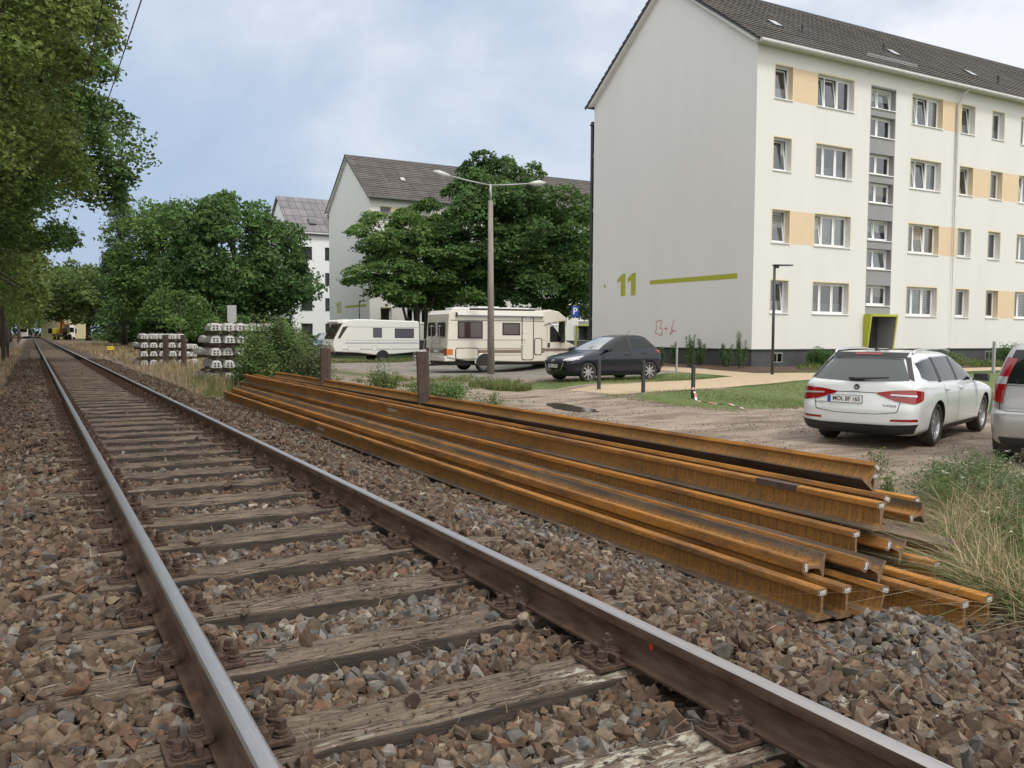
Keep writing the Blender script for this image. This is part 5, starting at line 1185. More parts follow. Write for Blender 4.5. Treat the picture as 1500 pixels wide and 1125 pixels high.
# ---- caravan
def caravan():
    x0,y0,z0=14.4,50.0,-.6
    T=thing('caravan','white touring caravan with grey stripes and sloping dark front window','caravan',(x0,y0,z0)); W=2.2
    sil=[(.12,.62),(.0,1.0),(.10,1.35),(.62,2.30),(.60,2.42),(1.0,2.52),(1.6,2.58),(5.45,2.50),(5.55,2.40),(5.55,.60),(3.9,.46),(2.6,.42),(1.6,.55)]
    b=MB(); b.prism(sil,0,W,'y'); B=b.build('body','white_gfk',T,bevel=.06,seg=3)
    b=MB(); b.prism([(.14,1.36),(.18,1.34),(.64,2.18),(.60,2.22)],.15,W-.15,'y'); o=b.build('front_window','camper_glass',B); o.location=(-.05,0,.03)
    b=MB(); b.prism([(.45,1.42),(.30,1.42),(.62,2.10),(.95,2.16)],-.012,.01,'y'); o=b.build('front_corner_window','camper_glass',B)
    b=MB(); b.prism([(.35,2.30),(.30,2.42),(.45,2.52),(1.0,2.56),(.95,2.32)],.06,W-.06,'y'); b.build('front_locker','white_plastic',B,bevel=.03)
    def win(x,z,w_,h,m): q=MB(); q.box(x-.04,x+w_+.04,-.012,.01,z-.04,z+h+.04,0); q.box(x,x+w_,-.02,-.012,z,z+h,1); q.build('side_window',['black_plastic',m],B)
    win(2.55,1.52,.48,.50,'purple_glass'); win(3.95,1.50,1.18,.50,'purple_glass')
    q=MB(); q.box(.75,5.5,-.004,-.001,1.10,1.18); q.box(.6,5.5,-.004,-.001,.74,.80); q.build('grey_stripes','stripe_blue',B)
    q=MB(); q.box(.9,5.5,-.005,-.001,2.10,2.115); q.box(.75,5.5,-.005,-.001,1.30,1.31); q.build('trim_line','black_plastic',B)
    for x,z,w_,h in ((.95,.68,.75,.26),(2.45,.70,.28,.30)):
        q=MB(); q.box(x-.015,x+w_+.015,-.004,-.001,z-.015,z+h+.015,0); q.box(x,x+w_,-.008,-.004,z,z+h,1); q.build('service_hatch',['galv','white_gfk'],B)
    q=MB(); q.prism([(3.12+.42*math.cos(R(t)),.32+.40*math.sin(R(t))) for t in range(0,181,12)],-.004,.02,'y'); q.build('wheel_housing','black_plastic',B)
    wheel(T,3.12,.12,.31,.2,-1,'alloy',7); wheel(T,3.12,W-.12,.31,.2,1,'alloy',7)
    q=MB(); q.box(.2,5.4,.3,W-.3,.36,.6); q.tube([(.3,.5,.45),(-1.1,W/2,.45)],.05,6); q.tube([(.3,W-.5,.45),(-1.1,W/2,.45)],.05,6); q.tube([(-.9,W/2,.5),(-.9,W/2,.05)],.04,6); q.build('drawbar','black_plastic',T)
    q=MB(); q.tube([(5.2,.2,.5),(5.2,.2,0)],.03,6); q.build('support_leg','galv',T)
caravan()
# ------------------------------------------------------------------ vegetation
def leafmat(name,a,b,trans=.38,rough=.55):
    return mk(name,a,b,rough=rough,scale=.9,lo=.3,hi=.7,attr='col',trans=trans,spec=.25)
MT['leaf_lime']=leafmat('lime_leaves',(0.127,0.195,0.052),(0.247,0.305,0.091))
MT['leaf_dark']=leafmat('dark_leaves',(0.062,0.128,0.041),(0.135,0.236,0.074))
MT['leaf_mid']=leafmat('mid_leaves',(0.078,0.150,0.042),(0.169,0.267,0.078))
MT['leaf_light']=leafmat('light_leaves',(0.086,0.144,0.040),(0.196,0.265,0.086))
MT['leaf_weed']=leafmat('weed_leaves',(.10,.14,.06),(.20,.25,.12))
MT['leaf_bush']=leafmat('bush_leaves',(.11,.18,.06),(.22,.31,.11))
MT['needle']=leafmat('conifer_needles',(.022,.045,.024),(.052,.08,.04),.1)
def leafcloud(name,C,size,mat,parent=None,up_=.5,var=.3,asp=.62,seed=0,droop=.0,label=None,clump=0,N=None):
    """C (n,3) leaf centres -> rhombus leaves; light and dark by per-leaf variation"""
    r=np.random.default_rng(seed); n=len(C); d=r.normal(size=(n,3)); d[:,2]=d[:,2]*.55-droop; d/=np.linalg.norm(d,axis=1)[:,None]
    nn=r.normal(size=(n,3)); nn[:,2]=np.abs(nn[:,2])+up_*3; s=np.cross(d,nn); s/=np.linalg.norm(s,axis=1)[:,None]+1e-9
    if N is not None: nn=N/np.linalg.norm(N,axis=1)[:,None]+.5*r.normal(size=(n,3)); s=np.cross(d,nn); s/=np.linalg.norm(s,axis=1)[:,None]+1e-9
    L=size*r.uniform(.65,1.3,(n,1)); nrm=np.cross(s,d)
    V=np.stack([C-d*L*.5,C+s*L*asp*.5+nrm*L*.06,C+d*L*.5-nrm*L*.1,C-s*L*asp*.5+nrm*L*.06],1)
    cm_=1. if clump==0 else (r.uniform(.72,1.28,n//clump+1)).repeat(clump)[:n,None]
    col=cm_*(1+var*r.uniform(-1,1,(n,1)))*np.array([[1,1,1]])+r.normal(size=(n,3))*[.08,.04,.05]
    col=np.repeat(np.clip(col,.3,2),4,0)
    F=np.arange(n*4).reshape(n,4)
    return fast(name,V.reshape(-1,3),F,mat,col,parent=parent)
def crown_points(lobes,per,csize,nper,r,flat=.55,shell=.55,amp=.22):
    """boughs (flattened blobs) spread over the lobes; leaves cover each bough's outer side"""
    P=[];Nn=[];cl=[]
    for (cx_,cy_,cz_,ax,ay,az,k) in lobes:
        area=(ax*ay+ay*az+ax*az)/3; n=max(5,int(area*per*.0185*(.7+.3*k)))
        u=r.normal(size=(n,3)); u/=np.linalg.norm(u,axis=1)[:,None]
        rad=(shell+(1-shell)*r.random(n))**.6*(1+amp*np.clip(r.normal(size=n),-1.2,1.2))
        c=u*rad[:,None]*[ax,ay,az]+[cx_,cy_,cz_]; cl.append(c)
        br=csize*2.3*r.uniform(.6,1.35,n); m=int(nper*7)
        v=r.normal(size=(n,m,3)); v/=np.linalg.norm(v,axis=2)[...,None]
        v=v+u[:,None,:]*.55+np.array([0,0,.25]); v/=np.linalg.norm(v,axis=2)[...,None]
        # lumpy bough surface
        ph=r.uniform(0,6.28,(n,1,3)); lump=1+.28*np.sin(v[...,0]*5+ph[...,0])*np.sin(v[...,1]*5+ph[...,1])+.18*np.sin(v[...,2]*9+ph[...,2])
        q=v*(br[:,None]*lump*(.72+.28*r.random((n,m)))*(1+.10*np.clip(r.normal(size=(n,m)),-1,1.6)))[...,None]; q[...,2]*=flat*1.25; q[...,2]-=.22*(q[...,0]**2+q[...,1]**2)/br[:,None]
        P.append((c[:,None]+q).reshape(-1,3)); Nn.append((v+np.array([0,0,.35])).reshape(-1,3))
    return np.concatenate(P),np.concatenate(cl),np.concatenate(Nn),int(nper*7)
def trunk(name,parent,H,r0,targets,seed=0,lean=(0,0),zb=0.,mat='bark',fork=.3,n=9):
    r=random.Random(seed); mb=MB(); pts=[];rad=[]
    for i in range(9):
        t=i/8; pts.append((lean[0]*t+.12*r0*6*math.sin(t*5+seed)*t,lean[1]*t+.1*r0*5*math.cos(t*4+seed)*t,zb-.1+H*t)); rad.append(r0*((1.25-.9*t) if i else 1.6))
    mb.tube(pts,rad,n)
    for tx,ty,tz in targets:
        k=r.uniform(fork,.85); i=int(k*8); a=Vector(pts[i]); b=Vector((tx,ty,tz)); mid=a.lerp(b,.5)+Vector((r.uniform(-.3,.3),r.uniform(-.3,.3),r.uniform(.0,.5)))
        rr_=rad[i]*.55; mb.tube([a,a.lerp(mid,.5)+Vector((0,0,.15)),mid,mid.lerp(b,.5),b],[rr_,rr_*.8,rr_*.6,rr_*.4,rr_*.12],6)
    return mb.build(name,mat,parent,smooth=True)
def tree(name,label,loc,H,lobes,leaf,size,per,csize,nper,r0,seed,group=None,targets=14,flat=.55,droop=.15,trunkH=None,shell=.55,var=.28,amp=.2,lean=(0,0),rz=0,up_=.6):
    r=np.random.default_rng(seed); T=thing(name,label,'tree',loc,rz,group)
    P,cl,Nn,cm_=crown_points(lobes,per,csize,nper,r,flat,shell,amp)
    leafcloud('crown',P,size,leaf,T,seed=seed,droop=droop,var=var,up_=up_,clump=cm_,N=Nn)
    print('LEAVES',name,len(P))
    idx=r.choice(len(cl),min(targets,len(cl)),replace=False)
    trunk('trunk',T,trunkH or H*.8,r0,[tuple(cl[i]) for i in idx],seed,lean)
    return T
# --- row of lime trees left of the track
def lime_lobes(r,rad,z0,z1,k=1.):
    L=[]; n=9
    for i in range(n):
        a=r.uniform(0,6.28); t=i/(n-1); z=z0+(z1-z0)*t; R_=rad*(.98-.62*max(0,t-.45)/.55*1.0)*.52
        L.append((math.cos(a)*R_*.9,math.sin(a)*R_*.9,z,rad*.62,rad*.62,(z1-z0)*.17,1.))
    L.append((0,0,(z0+z1)/2,rad*.72,rad*.72,(z1-z0)*.50,2.2)); return L
LA=tree('lime_tree','nearest lime tree left of the track, olive crown filling the upper left corner',(-3.7,21.5,-.36),17,lime_lobes(random.Random(3),5.6,6.0,16,1)+[(2.35,-.3,7.7,1.4,2.0,1.3,1.3),(2.0,.6,9.6,1.5,2.2,1.6,1.3),(1.7,-.8,6.3,1.4,1.6,.9,1.1)],'leaf_lime',.115,165,.38,120,.26,3,'lime trees along the left side of the track',20)
LB=tree('lime_tree','second lime tree left of the track, behind the nearest crown',(-3.9,30.5,-.36),17,lime_lobes(random.Random(9),4.9,5.6,16.5,1),'leaf_lime',.165,120,.45,80,.27,9,'lime trees along the left side of the track',20)
def dupt(src,loc,rz,sc_,label):
    o=dup(src); o.location=loc; o.rotation_euler=(0,0,rz); o.scale=sc_; o['label']=label; return o
dupt(LA,(-5.6,11.8,-.36),2.0,(1.05,1.05,1.0),'lime tree nearest the camera, its crown cut off by the left photo edge')
LC=tree('lime_tree','third lime tree, dark green branch reaching right over the track',(-3.5,39,-.36),17,lime_lobes(random.Random(14),5.6,6.3,15.5,1)+[(3.3,-.5,7.4,1.9,2.4,.9,.55),(4.0,0,9.3,1.7,2.2,.8,.5),(3.7,.5,11.2,1.7,2,.9,.5)],'leaf_mid',.20,100,.5,66,.25,14,'lime trees along the left side of the track',20)
LD=tree('lime_tree','fourth lime tree along the left of the track',(-4.1,48,-.36),16,lime_lobes(random.Random(21),3.4,4.4,14.5,1),'leaf_lime',.25,85,.6,50,.27,21,'lime trees along the left side of the track',12)
for i,y in enumerate((57,66,75,84,93,103,114,126,140,156)):
    dupt(LD,(-4.0+random.uniform(-.15,.15),y,-.36),i*1.9,(random.uniform(.9,1.02),random.uniform(.9,1.02),random.uniform(.88,1.03)),words[i+4]+' lime tree along the left of the track, one of the receding row')
for i,(x_,y) in enumerate(((-12,28),(-12,42),(-12.5,58),(-11,74),(-12,92),(-13,112),(-12,136),(-9,166))):
    dupt(LD,(x_,y,-.4),i*2.3+1,(1.1,1.1,1.),words[i]+' lime tree of the dark second row behind the left trees')
# --- trees right of the track
TA=tree('chestnut_tree','big round dark chestnut tree in front of the white apartment block',(12.9,70,-.35),12,[(0,0,6.8,4.5,4.5,4.5,3.0),(-2.2,-1,8.4,2.9,3,3.0,1),(2.2,-1,6.6,2.8,2.8,3.0,1),(0,-2.2,4.9,4.0,3.0,2.2,1.1),(2.6,-1,4.6,2.2,2.2,1.7,.6),(-3.2,-1,4.6,2.2,2.2,1.9,.6),(.2,0,10.0,2.4,2.4,1.7,.7)],'leaf_dark',.34,105,.55,46,.3,31,targets=10,droop=.5,amp=.12)
tree('broadleaf_tree','green broadleaf tree left of the chestnut, taller and paler',(8.9,88,-.35),14,[(0,0,9,3.6,3.6,4.6,2),(-1.6,0,7.6,2.6,2.6,4,1),(2,0,10,2.6,2.4,3.3,1),(0,0,5,3.2,3,2.8,1)],'leaf_mid',.34,90,.6,42,.28,33,targets=8)
T_=thing('spruce_tree','dark pointed conifer standing left of the green broadleaf tree','tree',(7.2,97,-.3))
r=np.random.default_rng(4); P=[]
for k in range(34):
    z=2.6+k*.42; R_=3.0*(1-(k/35.)**1.25)+.25
    for b_i in range(9):
        a=r.uniform(0,6.28); t=r.random((70,1))**.7; c=np.array([[math.cos(a),math.sin(a),-.28]])*R_*t*r.uniform(.7,1.15); c[:,2]+=z; c+=r.normal(size=c.shape)*[.16,.16,.10]; P.append(c)
leafcloud('crown',np.concatenate(P),.26,'needle',T_,seed=5,asp=.3,droop=.3); trunk('trunk',T_,16,.22,[],3)
tree('ornamental_tree','small rounded dense tree in front of the big dark ones',(7.3,60,-.35),5,[(0,0,2.7,1.9,1.8,1.9,2),(.8,-.5,2.2,1.5,1.4,1.5,1),(-.9,-.4,2.1,1.3,1.3,1.5,1)],'leaf_mid',.18,110,.3,40,.12,37,targets=6,droop=.5,amp=.15)
tree('ornamental_tree','small dark shrub-like tree right of the rounded dense one',(10.2,63,-.35),4,[(0,0,2.0,1.3,1.3,1.7,1),(.7,-.3,1.6,1.2,1.1,1.3,.7)],'leaf_dark',.18,110,.3,36,.1,38,targets=5,droop=.4)
TF=tree('broadleaf_tree','pale green broad tree at the far end of the track',(7.5,165,-.3),13,[(0,0,8,5.5,5,4.5,2),(-3,0,6,3.6,3.4,3.4,1),(3.4,0,7,3.6,3.2,3.6,1)],'leaf_light',.6,60,.9,34,.35,41,targets=6)
tree('ornamental_tree','small bright round tree behind the far street lamp',(8.5,128,-.3),5,[(0,0,3,2.6,2.4,2.4,2),(.5,0,3.6,2,2,1.8,1)],'leaf_light',.34,80,.45,34,.15,43,targets=5)
tree('broadleaf_tree','dark green tree filling the gap beside the conifer trunk',(12.0,118,-.3),12,[(0,0,6.5,4,4,5,2),(2,0,4,3,3,3.2,1),(-3,0,4,3,3,3.2,1)],'leaf_dark',.45,70,.7,34,.25,45,targets=6)
k=0
for (x_,y,s_) in ((-2,215,1.1),(3.5,235,1.2),(15,190,1.2),(22,150,1.1),(30,180,1.3),(20,240,1.5),(38,230,1.6),(16,140,.9),(46,160,1.3),(-16,200,1.3),(-28,230,1.5),(60,250,1.8),(-8,250,1.5),(9,262,1.6),(85,240,1.8),(-22,150,1.2)):
    dupt(TF,(x_,y,-.3),k*1.7,(s_,s_,s_),'distant broad tree beyond the street end, '+words[k]+' of the far group'); k+=1
# --- trees in front of block 10
tree('hornbeam_tree','hornbeam with pointed drooping sprays, left of the lamp post',(22.9,57.5,-.35),11,[(0,0,7.0,3.6,3.8,3.5,2.2),(-2.4,-1,6.6,2.6,2.6,2.3,1.1),(-3.6,-1.2,5.2,2.1,2.0,.8,.5),(-3.0,-1,7.8,1.7,1.8,1.0,.4),(-2.4,-1.2,8.2,2.3,2.2,1.5,1.1),(-1.0,-1.5,6.2,2.8,2.2,2.2,1.2),(2.6,-1,5.9,3.2,3,2.9,1.6),(1.2,0,9.0,3.0,2.6,1.9,1.2),(-1.5,0,8.8,2.2,2,1.3,.8),(0,-2,4.6,3.4,2.3,1.3,.8)],'leaf_mid',.24,115,.40,50,.20,51,targets=14,flat=.32,droop=.25,amp=.2)
for i,(x_,y,s_) in enumerate(((22.0,57.2,.11),(23.2,57.3,.12),(22.9,56.8,.09))):
    mb=MB(); mb.tube([(x_,y,-.4),(x_+(i-1)*.15,y,1.5),(x_+(i-1)*.7,y,3.5),(x_+(i-1)*1.3,y,6)],[s_*1.3,s_,s_*.8,s_*.4],7); o=mb.build('stem','bark',smooth=True); p_=[q for q in bpy.data.objects if q.name.startswith('hornbeam')][0]; o.parent=p_; o.location=(-22.6,-57.5,.35)
tree('maple_tree','tall dark maple behind the camper van with the highest crown top',(29.2,56.5,-.35),14.5,[(-3.0,-.5,8.6,2.8,2.6,2.3,1.2),(2.6,-.5,9.2,2.4,2.4,2.0,1.0),(0,0,9.4,3.9,4.2,4.4,2.4),(-.6,-1,12.6,2.8,2.7,2.3,1.4),(1.6,-.5,11.6,2.3,2.2,1.8,.7),(2.2,-1,7.0,3.6,3.4,3.0,1.5),(-2.6,-1,6.8,3.2,3.0,2.8,1.3),(0,-2,5.0,4.4,2.8,1.5,1.0)],'leaf_dark',.27,120,.45,50,.28,53,targets=14,flat=.45)
tree('maple_tree','dark maple nearest the gable of block 11, its crown meeting the balcony posts',(33.6,55,-.35),12,[(-.6,-.5,10.3,2.6,2.4,1.7,1.0),(2.6,0,8.6,2.2,2.2,1.8,.9),(0,0,7.4,3.6,3.6,3.6,2),(1.3,-1,9.3,2.4,2.3,2.0,.8),(-1.8,-1,5.6,3.0,2.8,2.1,1),(2.0,-.5,5.2,2.7,2.6,2.0,1)],'leaf_mid',.26,115,.45,48,.24,55,targets=12,flat=.45)
tree('maple_tree','dark maple between the hornbeam and the tallest crown',(26.2,60.5,-.35),11,[(0,0,7.2,3.5,3.2,3.2,2),(0,-1,9.4,2.5,2.3,1.6,.7),(0,-2,5.0,3.6,2.8,1.4,.8)],'leaf_dark',.27,110,.45,46,.22,57,targets=10,flat=.45)
# --- shrubs and weeds
def shrub(name,label,loc,rad,h,n,size,leaf,seed,stems=14,cat='shrub',group=None,pointed=.0,base=.15):
    r=np.random.default_rng(seed); T=thing(name,label,cat,loc,0,group); P=[]; mb=MB()
    for i in range(stems):
        a=r.uniform(0,6.28); q=rad*np.sqrt(r.random()); hh=h*r.uniform(.6,1.05)*(1-.35*(q/rad)**2); x1,y1=math.cos(a)*q,math.sin(a)*q; x0_,y0_=x1*.45,y1*.45
        mb.tube([(x0_,y0_,-.05),((x0_+x1)/2+.03,(y0_+y1)/2,hh*.5),(x1,y1,hh*.97)],[.012*h,.009*h,.003*h],5)
        m=n//stems; t=base+(1-base)*r.random(m); w_=rad*.28*(1-t*.55*(1+pointed))+.015
        C=np.stack([x0_+(x1-x0_)*t,y0_+(y1-y0_)*t,hh*t],1)+r.normal(size=(m,3))*w_[:,None]*[1,1,.6]; C[:,2]=np.maximum(C[:,2],.01); P.append(C)
    leafcloud('leaves',np.concatenate(P),size,leaf,T,seed=seed,var=.5); mb.build('stems','bark',T); return T
shrub('elder_bush','dense green bush between the near concrete stack and the rail pile',(4.15,22.5,-.36),.85,2.1,12000,.08,'leaf_bush',61,42)
shrub('elder_bush','left flank bush growing against the near concrete stack',(3.6,21.7,-.34),.55,1.3,5000,.07,'leaf_bush',62,22)
shrub('elder_bush','taller yellow-green part of the bush just left of the caravan stake',(4.95,21.9,-.42),.7,1.6,6500,.065,'leaf_weed',63,36)
shrub('weed_bush','leafy green weed left of the stake, right of the big bush',(6.2,19.9,-.5),.45,.95,2600,.055,'leaf_light',64,20)
shrub('weed_bush','leafy green weed patch between the two pile stakes',(7.25,18.9,-.58),.75,.66,4200,.06,'leaf_mid',65,30)
shrub('weed_bush','thin pale weed right of the front stake',(7.3,16.4,-.58),.35,.6,900,.045,'leaf_light',66,12)
shrub('young_tree','thin young tree in front of the white apartment block',(18.6,82,-.3),1.0,3.6,1500,.2,'leaf_light',67,5,'tree',base=.4)
shrub('young_tree','light green leafy sapling above the bush, below the chestnut',(9.6,42,-.5),1.3,2.1,4200,.14,'leaf_light',68,16,'tree',base=.3)
for i,(x_,y,h_) in enumerate(((20.9,27.6,1.0),(21.4,26.4,1.6),(22.5,27.0,1.35),(22.4,25.4,1.3),(22.0,24.2,1.45),(22.6,28.6,1.1))):
    shrub('bed_shrub',['low dark shrub by the gable wall nearest the black car','tall thin sprouting shrub under the red graffiti','slim upright shrub at the gable wall, third from the left','slim upright shrub at the gable wall, fourth from the left','slim upright shrub nearest the building corner','low shrub at the gable wall behind the others'][i],(x_,y,gz(x_,y)),.26,h_,1500,.055,'leaf_dark',70+i,8,group='young shrubs along the gable',pointed=.3)
shrub('round_bush','clipped round dark bush in front of the plinth left of the estate car',(26.1,24.0,-.13),.55,.85,6000,.06,'leaf_dark',80,40)
shrub('round_bush','loose dark bush in front of the plinth right of the estate car',(38.2,23.6,-.13),.9,1.0,5000,.07,'leaf_dark',81,30)
shrub('round_bush','low light bush by the plinth behind the estate car roof',(33.6,23.8,-.13),.8,.6,3500,.06,'leaf_light',82,26)
# hedges
def hedge(label,x0,x1,y0,y1,z0,h,leaf,size,n,seed):
    r=np.random.default_rng(seed); C=np.stack([r.uniform(x0,x1,n),r.uniform(y0,y1,n),z0+h*r.random(n)**.7],1); o=leafcloud('hedge',C,size,leaf,None,seed=seed,var=.5)
    return tag(o,label,'hedge')
hedge('low clipped hedge in front of the far trees, behind the street lamp',11.0,15.5,104,106,-.3,1.5,'leaf_mid',.3,5000,90)
hedge('long hedge line behind the bush, left of the blue car',12,20,66,67.2,-.35,1.3,'leaf_light',.16,12000,91)
hedge('dark hedge behind the trunks of the left lime row',-10.5,-8.5,20,150,-.4,3.2,'leaf_dark',.42,26000,92)
hedge('dark undergrowth hedge under the big chestnut',6.5,19,76,78.5,-.3,2.6,'leaf_dark',.36,14000,93)
# grasses: thin tapering blades
def blades(name,x,y,z,h,w_,col,lean=.35,label=None,cat='grass',seed=0,seg=3):
    r=np.random.default_rng(seed); n=len(x); a=r.uniform(0,2*np.pi,n); b=a+np.pi/2+r.normal(size=n)*.3; ln=np.abs(r.normal(size=n))*lean
    V=[]
    for k in range(seg+1):
        t=k/seg; off=ln*h*t**2; cx_=x+np.cos(b)*off; cy_=y+np.sin(b)*off; cz_=z+h*(t-.25*np.minimum(ln,1.2)*t*t); ww=w_*(1-t**1.5)*.5+.0004
        V.append(np.stack([cx_-np.cos(a)*ww,cy_-np.sin(a)*ww,cz_],1)); V.append(np.stack([cx_+np.cos(a)*ww,cy_+np.sin(a)*ww,cz_],1))
    V=np.stack(V,1); m=2*(seg+1); base=(np.arange(n)*m)[:,None]
    F=np.concatenate([base+np.array([[2*k,2*k+1,2*k+3,2*k+2]]) for k in range(seg)])
    o=fast(name,V.reshape(-1,3),F,'blade',np.repeat(col,m,0)); return tag(o,label,cat,None,'stuff')
MT['blade']=mk('grass_blade',(.9,.9,.9),(1.1,1.1,1.1),rough=.8,scale=1,attr='col',trans=.3,spec=.2)
def gcol(n,pal,w_,r): 
    pal=np.array(pal); return pal[r.choice(len(pal),n,p=np.array(w_)/sum(w_))]*r.uniform(.65,1.3,(n,1))
DRY=[(.55,.43,.29),(.44,.33,.21),(.30,.22,.12),(.15,.17,.07)]; GRN=[(.10,.15,.04),(.15,.21,.06),(.21,.23,.09),(.36,.32,.17)]
def patch(name,n,region,h,w_,pal,wts,label,lean=.35,seed=0,clump=0,hvar=.5,zoff=0):
    r=np.random.default_rng(seed); x0,x1,y0,y1=region[:4]
    if clump:
        cx_=r.uniform(x0,x1,clump); cy_=r.uniform(y0,y1,clump); k=r.integers(0,clump,n); x=cx_[k]+r.normal(size=n)*.07; y=cy_[k]+r.normal(size=n)*.07; hs=r.uniform(.5,1.2,clump)[k]
    else: x=r.uniform(x0,x1,n); y=r.uniform(y0,y1,n); hs=1.
    if len(region)>4: m=region[4](x,y); x,y=x[m],y[m]; hs=hs[m] if clump else hs
    hh=h*(1-hvar+hvar*2*r.random(len(x)))*hs
    return blades(name,x,y,g(x,y)-.02+zoff,hh,w_,gcol(len(x),pal,wts,r),lean,label,'grass',seed)
wedge=lambda x,y:(x>3.15+.42*(y-2.2)-.9*sm(y,2.9,4)*0)&(x>3.05+.3*np.maximum(y-2.6,0))&(y<1.25+.70*(x-1.0)+.25*vnoise(x,y,2,3))
patch('dry_grass',60000,(3.2,7.4,2.2,6.2,wedge),.25,.0065,DRY+GRN[:2],[5,4,2.5,4,4,4],'tangled dry and green grass to the right of the rail pile ends',1.9,1,300,.6)
patch('dry_grass',3500,(3.2,7.4,2.2,6.2,wedge),.36,.003,DRY,[6,4,1,1],'thin pale dry stalks rising from the weeds on the right',.6,31,500,.6)
patch('dry_grass',9000,(3.1,5.2,2.1,4.2,wedge),.13,.006,DRY,[3,4,4,1],'trampled dry straw under the rail ends',1.6,2,0,.6)
patch('dry_grass',22000,(-4.6,-1.6,9,34,lambda x,y:(x<-2.55+.6*sm(y,9,20)+.25*vnoise(x,y,2,3))&(vnoise(x,y,1.6,8)>.25)),.15,.008,DRY,[5,4,2,1],'pale dry grass verge left of the track',.5,3,600)
patch('dry_grass',20000,(-5,-1.85,28,80),.24,.02,DRY,[5,4,2,1],'tall dry grass along the lime tree trunks',.4,4,700)
patch('dry_grass',11000,(2.0,6.5,21,40,lambda x,y:vnoise(x,y,.8,3)>.35),.30,.010,DRY+GRN[:2],[6,5,1,1,1,1],'dry grass around the concrete sleeper stacks',.4,5,420)
patch('dry_grass',12000,(1.8,8.5,40,110),.22,.03,DRY,[5,4,2,2],'dry grass field right of the track farther on',.4,6,500)
patch('green_grass',6000,(2.3,5.5,20.5,25),.26,.009,GRN,[2,3,2,2],'green grass at the foot of the near concrete stack',.45,7,150)
patch('green_grass',9000,(10.9,12.6,22.4,25.8,lambda x,y:((x-11.7)/.75)**2+((y-24.1)/1.6)**2<1),.24,.009,GRN,[3,4,3,2],'tuft of long green grass around the foot of the lamp post',.55,8,90)
patch('green_grass',9000,(8.6,13.2,24.5,31,lambda x,y:vnoise(x,y,.9,13)>.45),.16,.012,GRN,[3,3,3,2],'sparse grass fringe along the parking edge',.5,9,260)
patch('green_grass',9000,(12.5,19,22.0,25.2,lambda x,y:(y>21.9)&(y<24.2)),.09,.008,GRN,[3,4,2,1],'short lawn blades in front of the black car',.5,10,0)
patch('green_grass',16000,(12.4,20,14.4,19.6),.07,.008,GRN,[3,4,2,1],'short lawn blades between the sandy path and the dirt',.5,11,0)
patch('green_grass',5000,(10.5,21,48.2,49.6),.2,.03,GRN,[3,3,3,2],'grass strip in front of the caravan',.5,12,200)
patch('bed_plants',14000,(23.3,45,21.4,24.6,lambda x,y:vnoise(x,y,1.2,19)>.35),.22,.03,GRN,[3,4,2,0],'low ground cover in the planting bed by the facade',.7,13,500)
patch('dry_grass',2600,(1.9,3.2,4,21,lambda x,y:(x<2.3)|(y>19.7)),.10,.004,DRY,[3,3,2,2],'wisps of dry grass along the foot of the pile',.9,14,60)
patch('dry_grass',2500,(4.2,6.2,4.5,20,lambda x,y:vnoise(x,y,.8,3)>.3),.22,.008,DRY+GRN[:2],[3,3,2,2,1,1],'weeds along the back of the pile',.6,15,120)
patch('dry_grass',1500,(9.2,10.8,4.2,6.0),.25,.008,DRY,[3,3,2,2],'dry grass in front of the people carrier',.6,16,40)
# leafy weeds with white flower heads in the right foreground
def yarrow(x_,y,h_,label,seed):
    r=np.random.default_rng(seed); T=thing('yarrow_plant',label,'plant',(x_,y,gz(x_,y)),0,'flowering weeds by the rail ends'); mb=MB(); fl=MB(); P=[]
    for i in range(9):
        a=r.uniform(0,6.28); d=r.uniform(.03,.22); hh=h_*r.uniform(.7,1.05); tip=(math.cos(a)*d,math.sin(a)*d,hh); mb.tube([(0,0,0),(tip[0]*.3,tip[1]*.3,hh*.5),tip],[.004,.003,.002],4)
        t=r.random((60,1)); P.append(np.array([[tip[0],tip[1],hh]])*t*[.6,.6,1]+r.normal(size=(60,3))*.025)
        if i%4==0:
            for q in range(9): u=r.normal(size=2)*.008; fl.M=Matrix.Translation((tip[0]+u[0],tip[1]+u[1],hh+.004)); fl.lathe([(.0005,.004),(.004,.002),(.0005,-.003)],5)
    C=np.concatenate(P); C[:,2]=np.maximum(C[:,2],.01); leafcloud('leaves',C,.035,'leaf_light',T,seed=seed,asp=.35); mb.build('stems','leaf_stem',T); fl.build('flowers','white_petal',T)
MT['leaf_stem']=mk('green_stem',(.12,.16,.06)); MT['white_petal']=mk('white_petals',(.75,.75,.70))
for i,(x_,y,h_) in enumerate(((7.1,5.15,.55),(6.6,5.0,.42),(5.6,4.6,.40),(4.9,3.75,.30),(7.5,5.6,.5),(6.2,4.3,.38),(5.2,4.9,.42),(4.4,3.2,.3))):
    yarrow(x_,y,h_,['white-flowered yarrow beside the wheel of the people carrier','yarrow with white heads at the right edge, behind others','yarrow halfway up the right weeds','yarrow close to the rear rail ends','tall yarrow right under the people carrier bumper','bushy yarrow in the middle of the right weeds','yarrow behind the pile with few flowers','lowest small yarrow near the long rail ends'][i],100+i)
